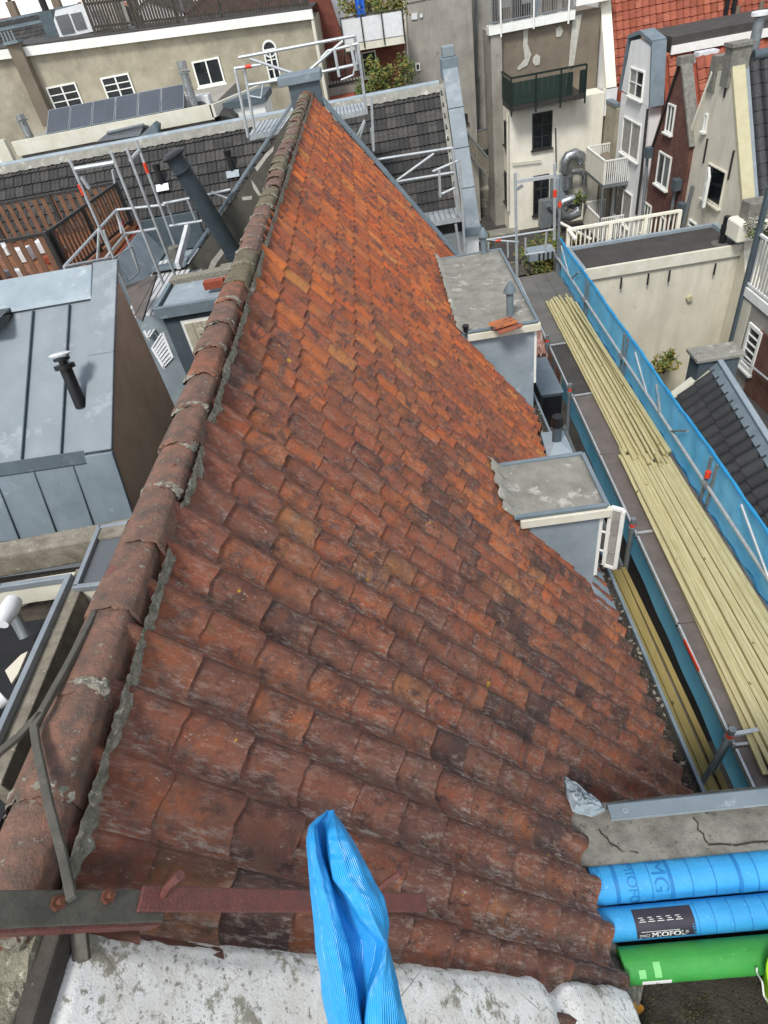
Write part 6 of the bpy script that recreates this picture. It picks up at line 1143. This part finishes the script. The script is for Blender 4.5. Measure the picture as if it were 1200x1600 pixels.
B().box(a.x, XF, yw - .2, 26.2, -15.2, zt - 1.6).build('terrace_floor', 'bitumen_grey', wf); c = V3((a.x + .5, yw + .6, zt - 1.1)); shrub('potted_plant', 'dry grassy plant behind the cream wooden railing', c, .5, .7, ('leaf_autumn', 'twig'), 260, 'plant', .08)
c = Y(915, 305, 30); shrub('hanging_plant', 'dark green plant hanging below the upper cream balcony', (c.x + .3, 31.8, c.z - .9), .35, .5, ('leafy',), 160, 'plant', .08)
# ---- black tiled roof at the right, parallel to ours
bt_ = T('black_tiled_house', 'house with glossy black pan tiles and zinc ridge beyond the netting', 'house', (8, 11, -15.2))
z9 = -9.; r0, r1 = Z(1122, 575, z9), Z(1215, 727, z9); dirr = (r1 - r0).normalized(); r1 = r0 + dirr * 9; dwn = V3((-dirr.y, dirr.x, 0)); dwn = (-dwn if dwn.x > 0 else dwn); dwn = (dwn.normalized() + V3((0, 0, -1.0))).normalized()
rgt = V3((-dwn.x, -dwn.y, dwn.z)); B().prism([r0, r0 + dwn * 4, V3((r0 + dwn * 4).to_tuple()[:2] + (-15.2,)), V3((r0 + rgt * 4).to_tuple()[:2] + (-15.2,)), r0 + rgt * 4], r1 - r0).build('body', 'bitumen', bt_)
tiled(bt_, r0 + V3((0, 0, .05)) + dirr * .12 + dwn * .15, dirr, dwn, 6.2, 3.2, .36, .5, 'pan', 'black_tile', True, amp=2.4, lift=.05, th=.04)
for i in range(6): p = r0 + dirr * (i * .9); B().obox(p + UP * .20 - dwn * .0, dirr * .89, (dwn * .30 + UP * 0), V3((0, 0, .02))).build('ridge_zinc', 'zinc', bt_); B().obox(p + UP * .20, dirr * .89, rgt * .30, V3((0, 0, .02))).build('ridge_zinc', 'zinc_light', bt_); B().bar(p + UP * .22, p + dirr * .9 + UP * .22, .14, .07).build('ridge_cap', 'zinc_light', bt_, bevel=.02)
B().obox(r0 - dirr * .28 + dwn * .1 + UP * .02, dirr * .30, dwn * 3.6, UP * .14).build('verge_coping', 'offwhite', bt_)
cc = r0 - dirr * .1; cx_, cy2 = cc.x, cc.y; hx = V3((1, .0, 0)); B().box(cx_ - .50, cx_ + .52, cy2 - .05, cy2 + .5, z9 - 1.4, z9 + .22).build('chimney', 'concrete', bt_).data.materials[0] = MATS['zinc_dark']; B().box(cx_ - .60, cx_ + .62, cy2 - .12, cy2 + .58, z9 + .22, z9 + .32).build('chimney_cap', 'lead', bt_, bevel=.02)
# ---- dark building at the right edge
rb = T('edge_building', 'building at the right edge with white railing and panelled door', 'building', (10.5, 16, -15.2)); XR2 = 10.
B().box(XR2, XR2 + 6, 13.2, 17.05, -15.2, -8.75).build('wall', 'stucco_grey', rb); B().box(XR2 - .02, XR2 + .5, 16.55, 17.0, -10.4, -8.8).build('cream_panel', 'cream_wall', rb); B().box(XR2 - .1, XR2 + .02, 16.98, 17.1, -15, -5.8).build('downpipe', 'zinc_dark', rb)
for i in range(12): B().bar((XR2, 16.9 - i * .16, -8.35), (XR2, 16.9 - i * .16, -7.0), .035, .035, EX).build('baluster', 'alu', rb)
for z in (-8.35, -7.0): B().bar((XR2, 17.0, z), (XR2, 15, z), .06, .06).build('handrail', 'whitepaint', rb)
B().box(XR2 - .06, XR2 + .1, 15, 17.0, -8.7, -8.45).build('balcony_edge', 'whitepaint', rb); win(rb, [(1172, 498), (1190, 520), (1178, 590), (1160, 566)], (XR2 - .02, 0, 0), NX, cols=1, rows=5, fw=.1); B().box(XR2 - .05, XR2 + .02, 13.5, 15.75, -14, -9.2).build('brick_panel', 'brick_red', rb); B().tube([(XR2 - .2, 16.1, -10.2), (XR2 - .2, 12.5, -9.9)], .03, 6).build('pole', 'alu', rb, 40); B().box(XR2 + .8, XR2 + 1, 13, 17, -8.5, -6.).build('dark_glazing', 'glass', rb)
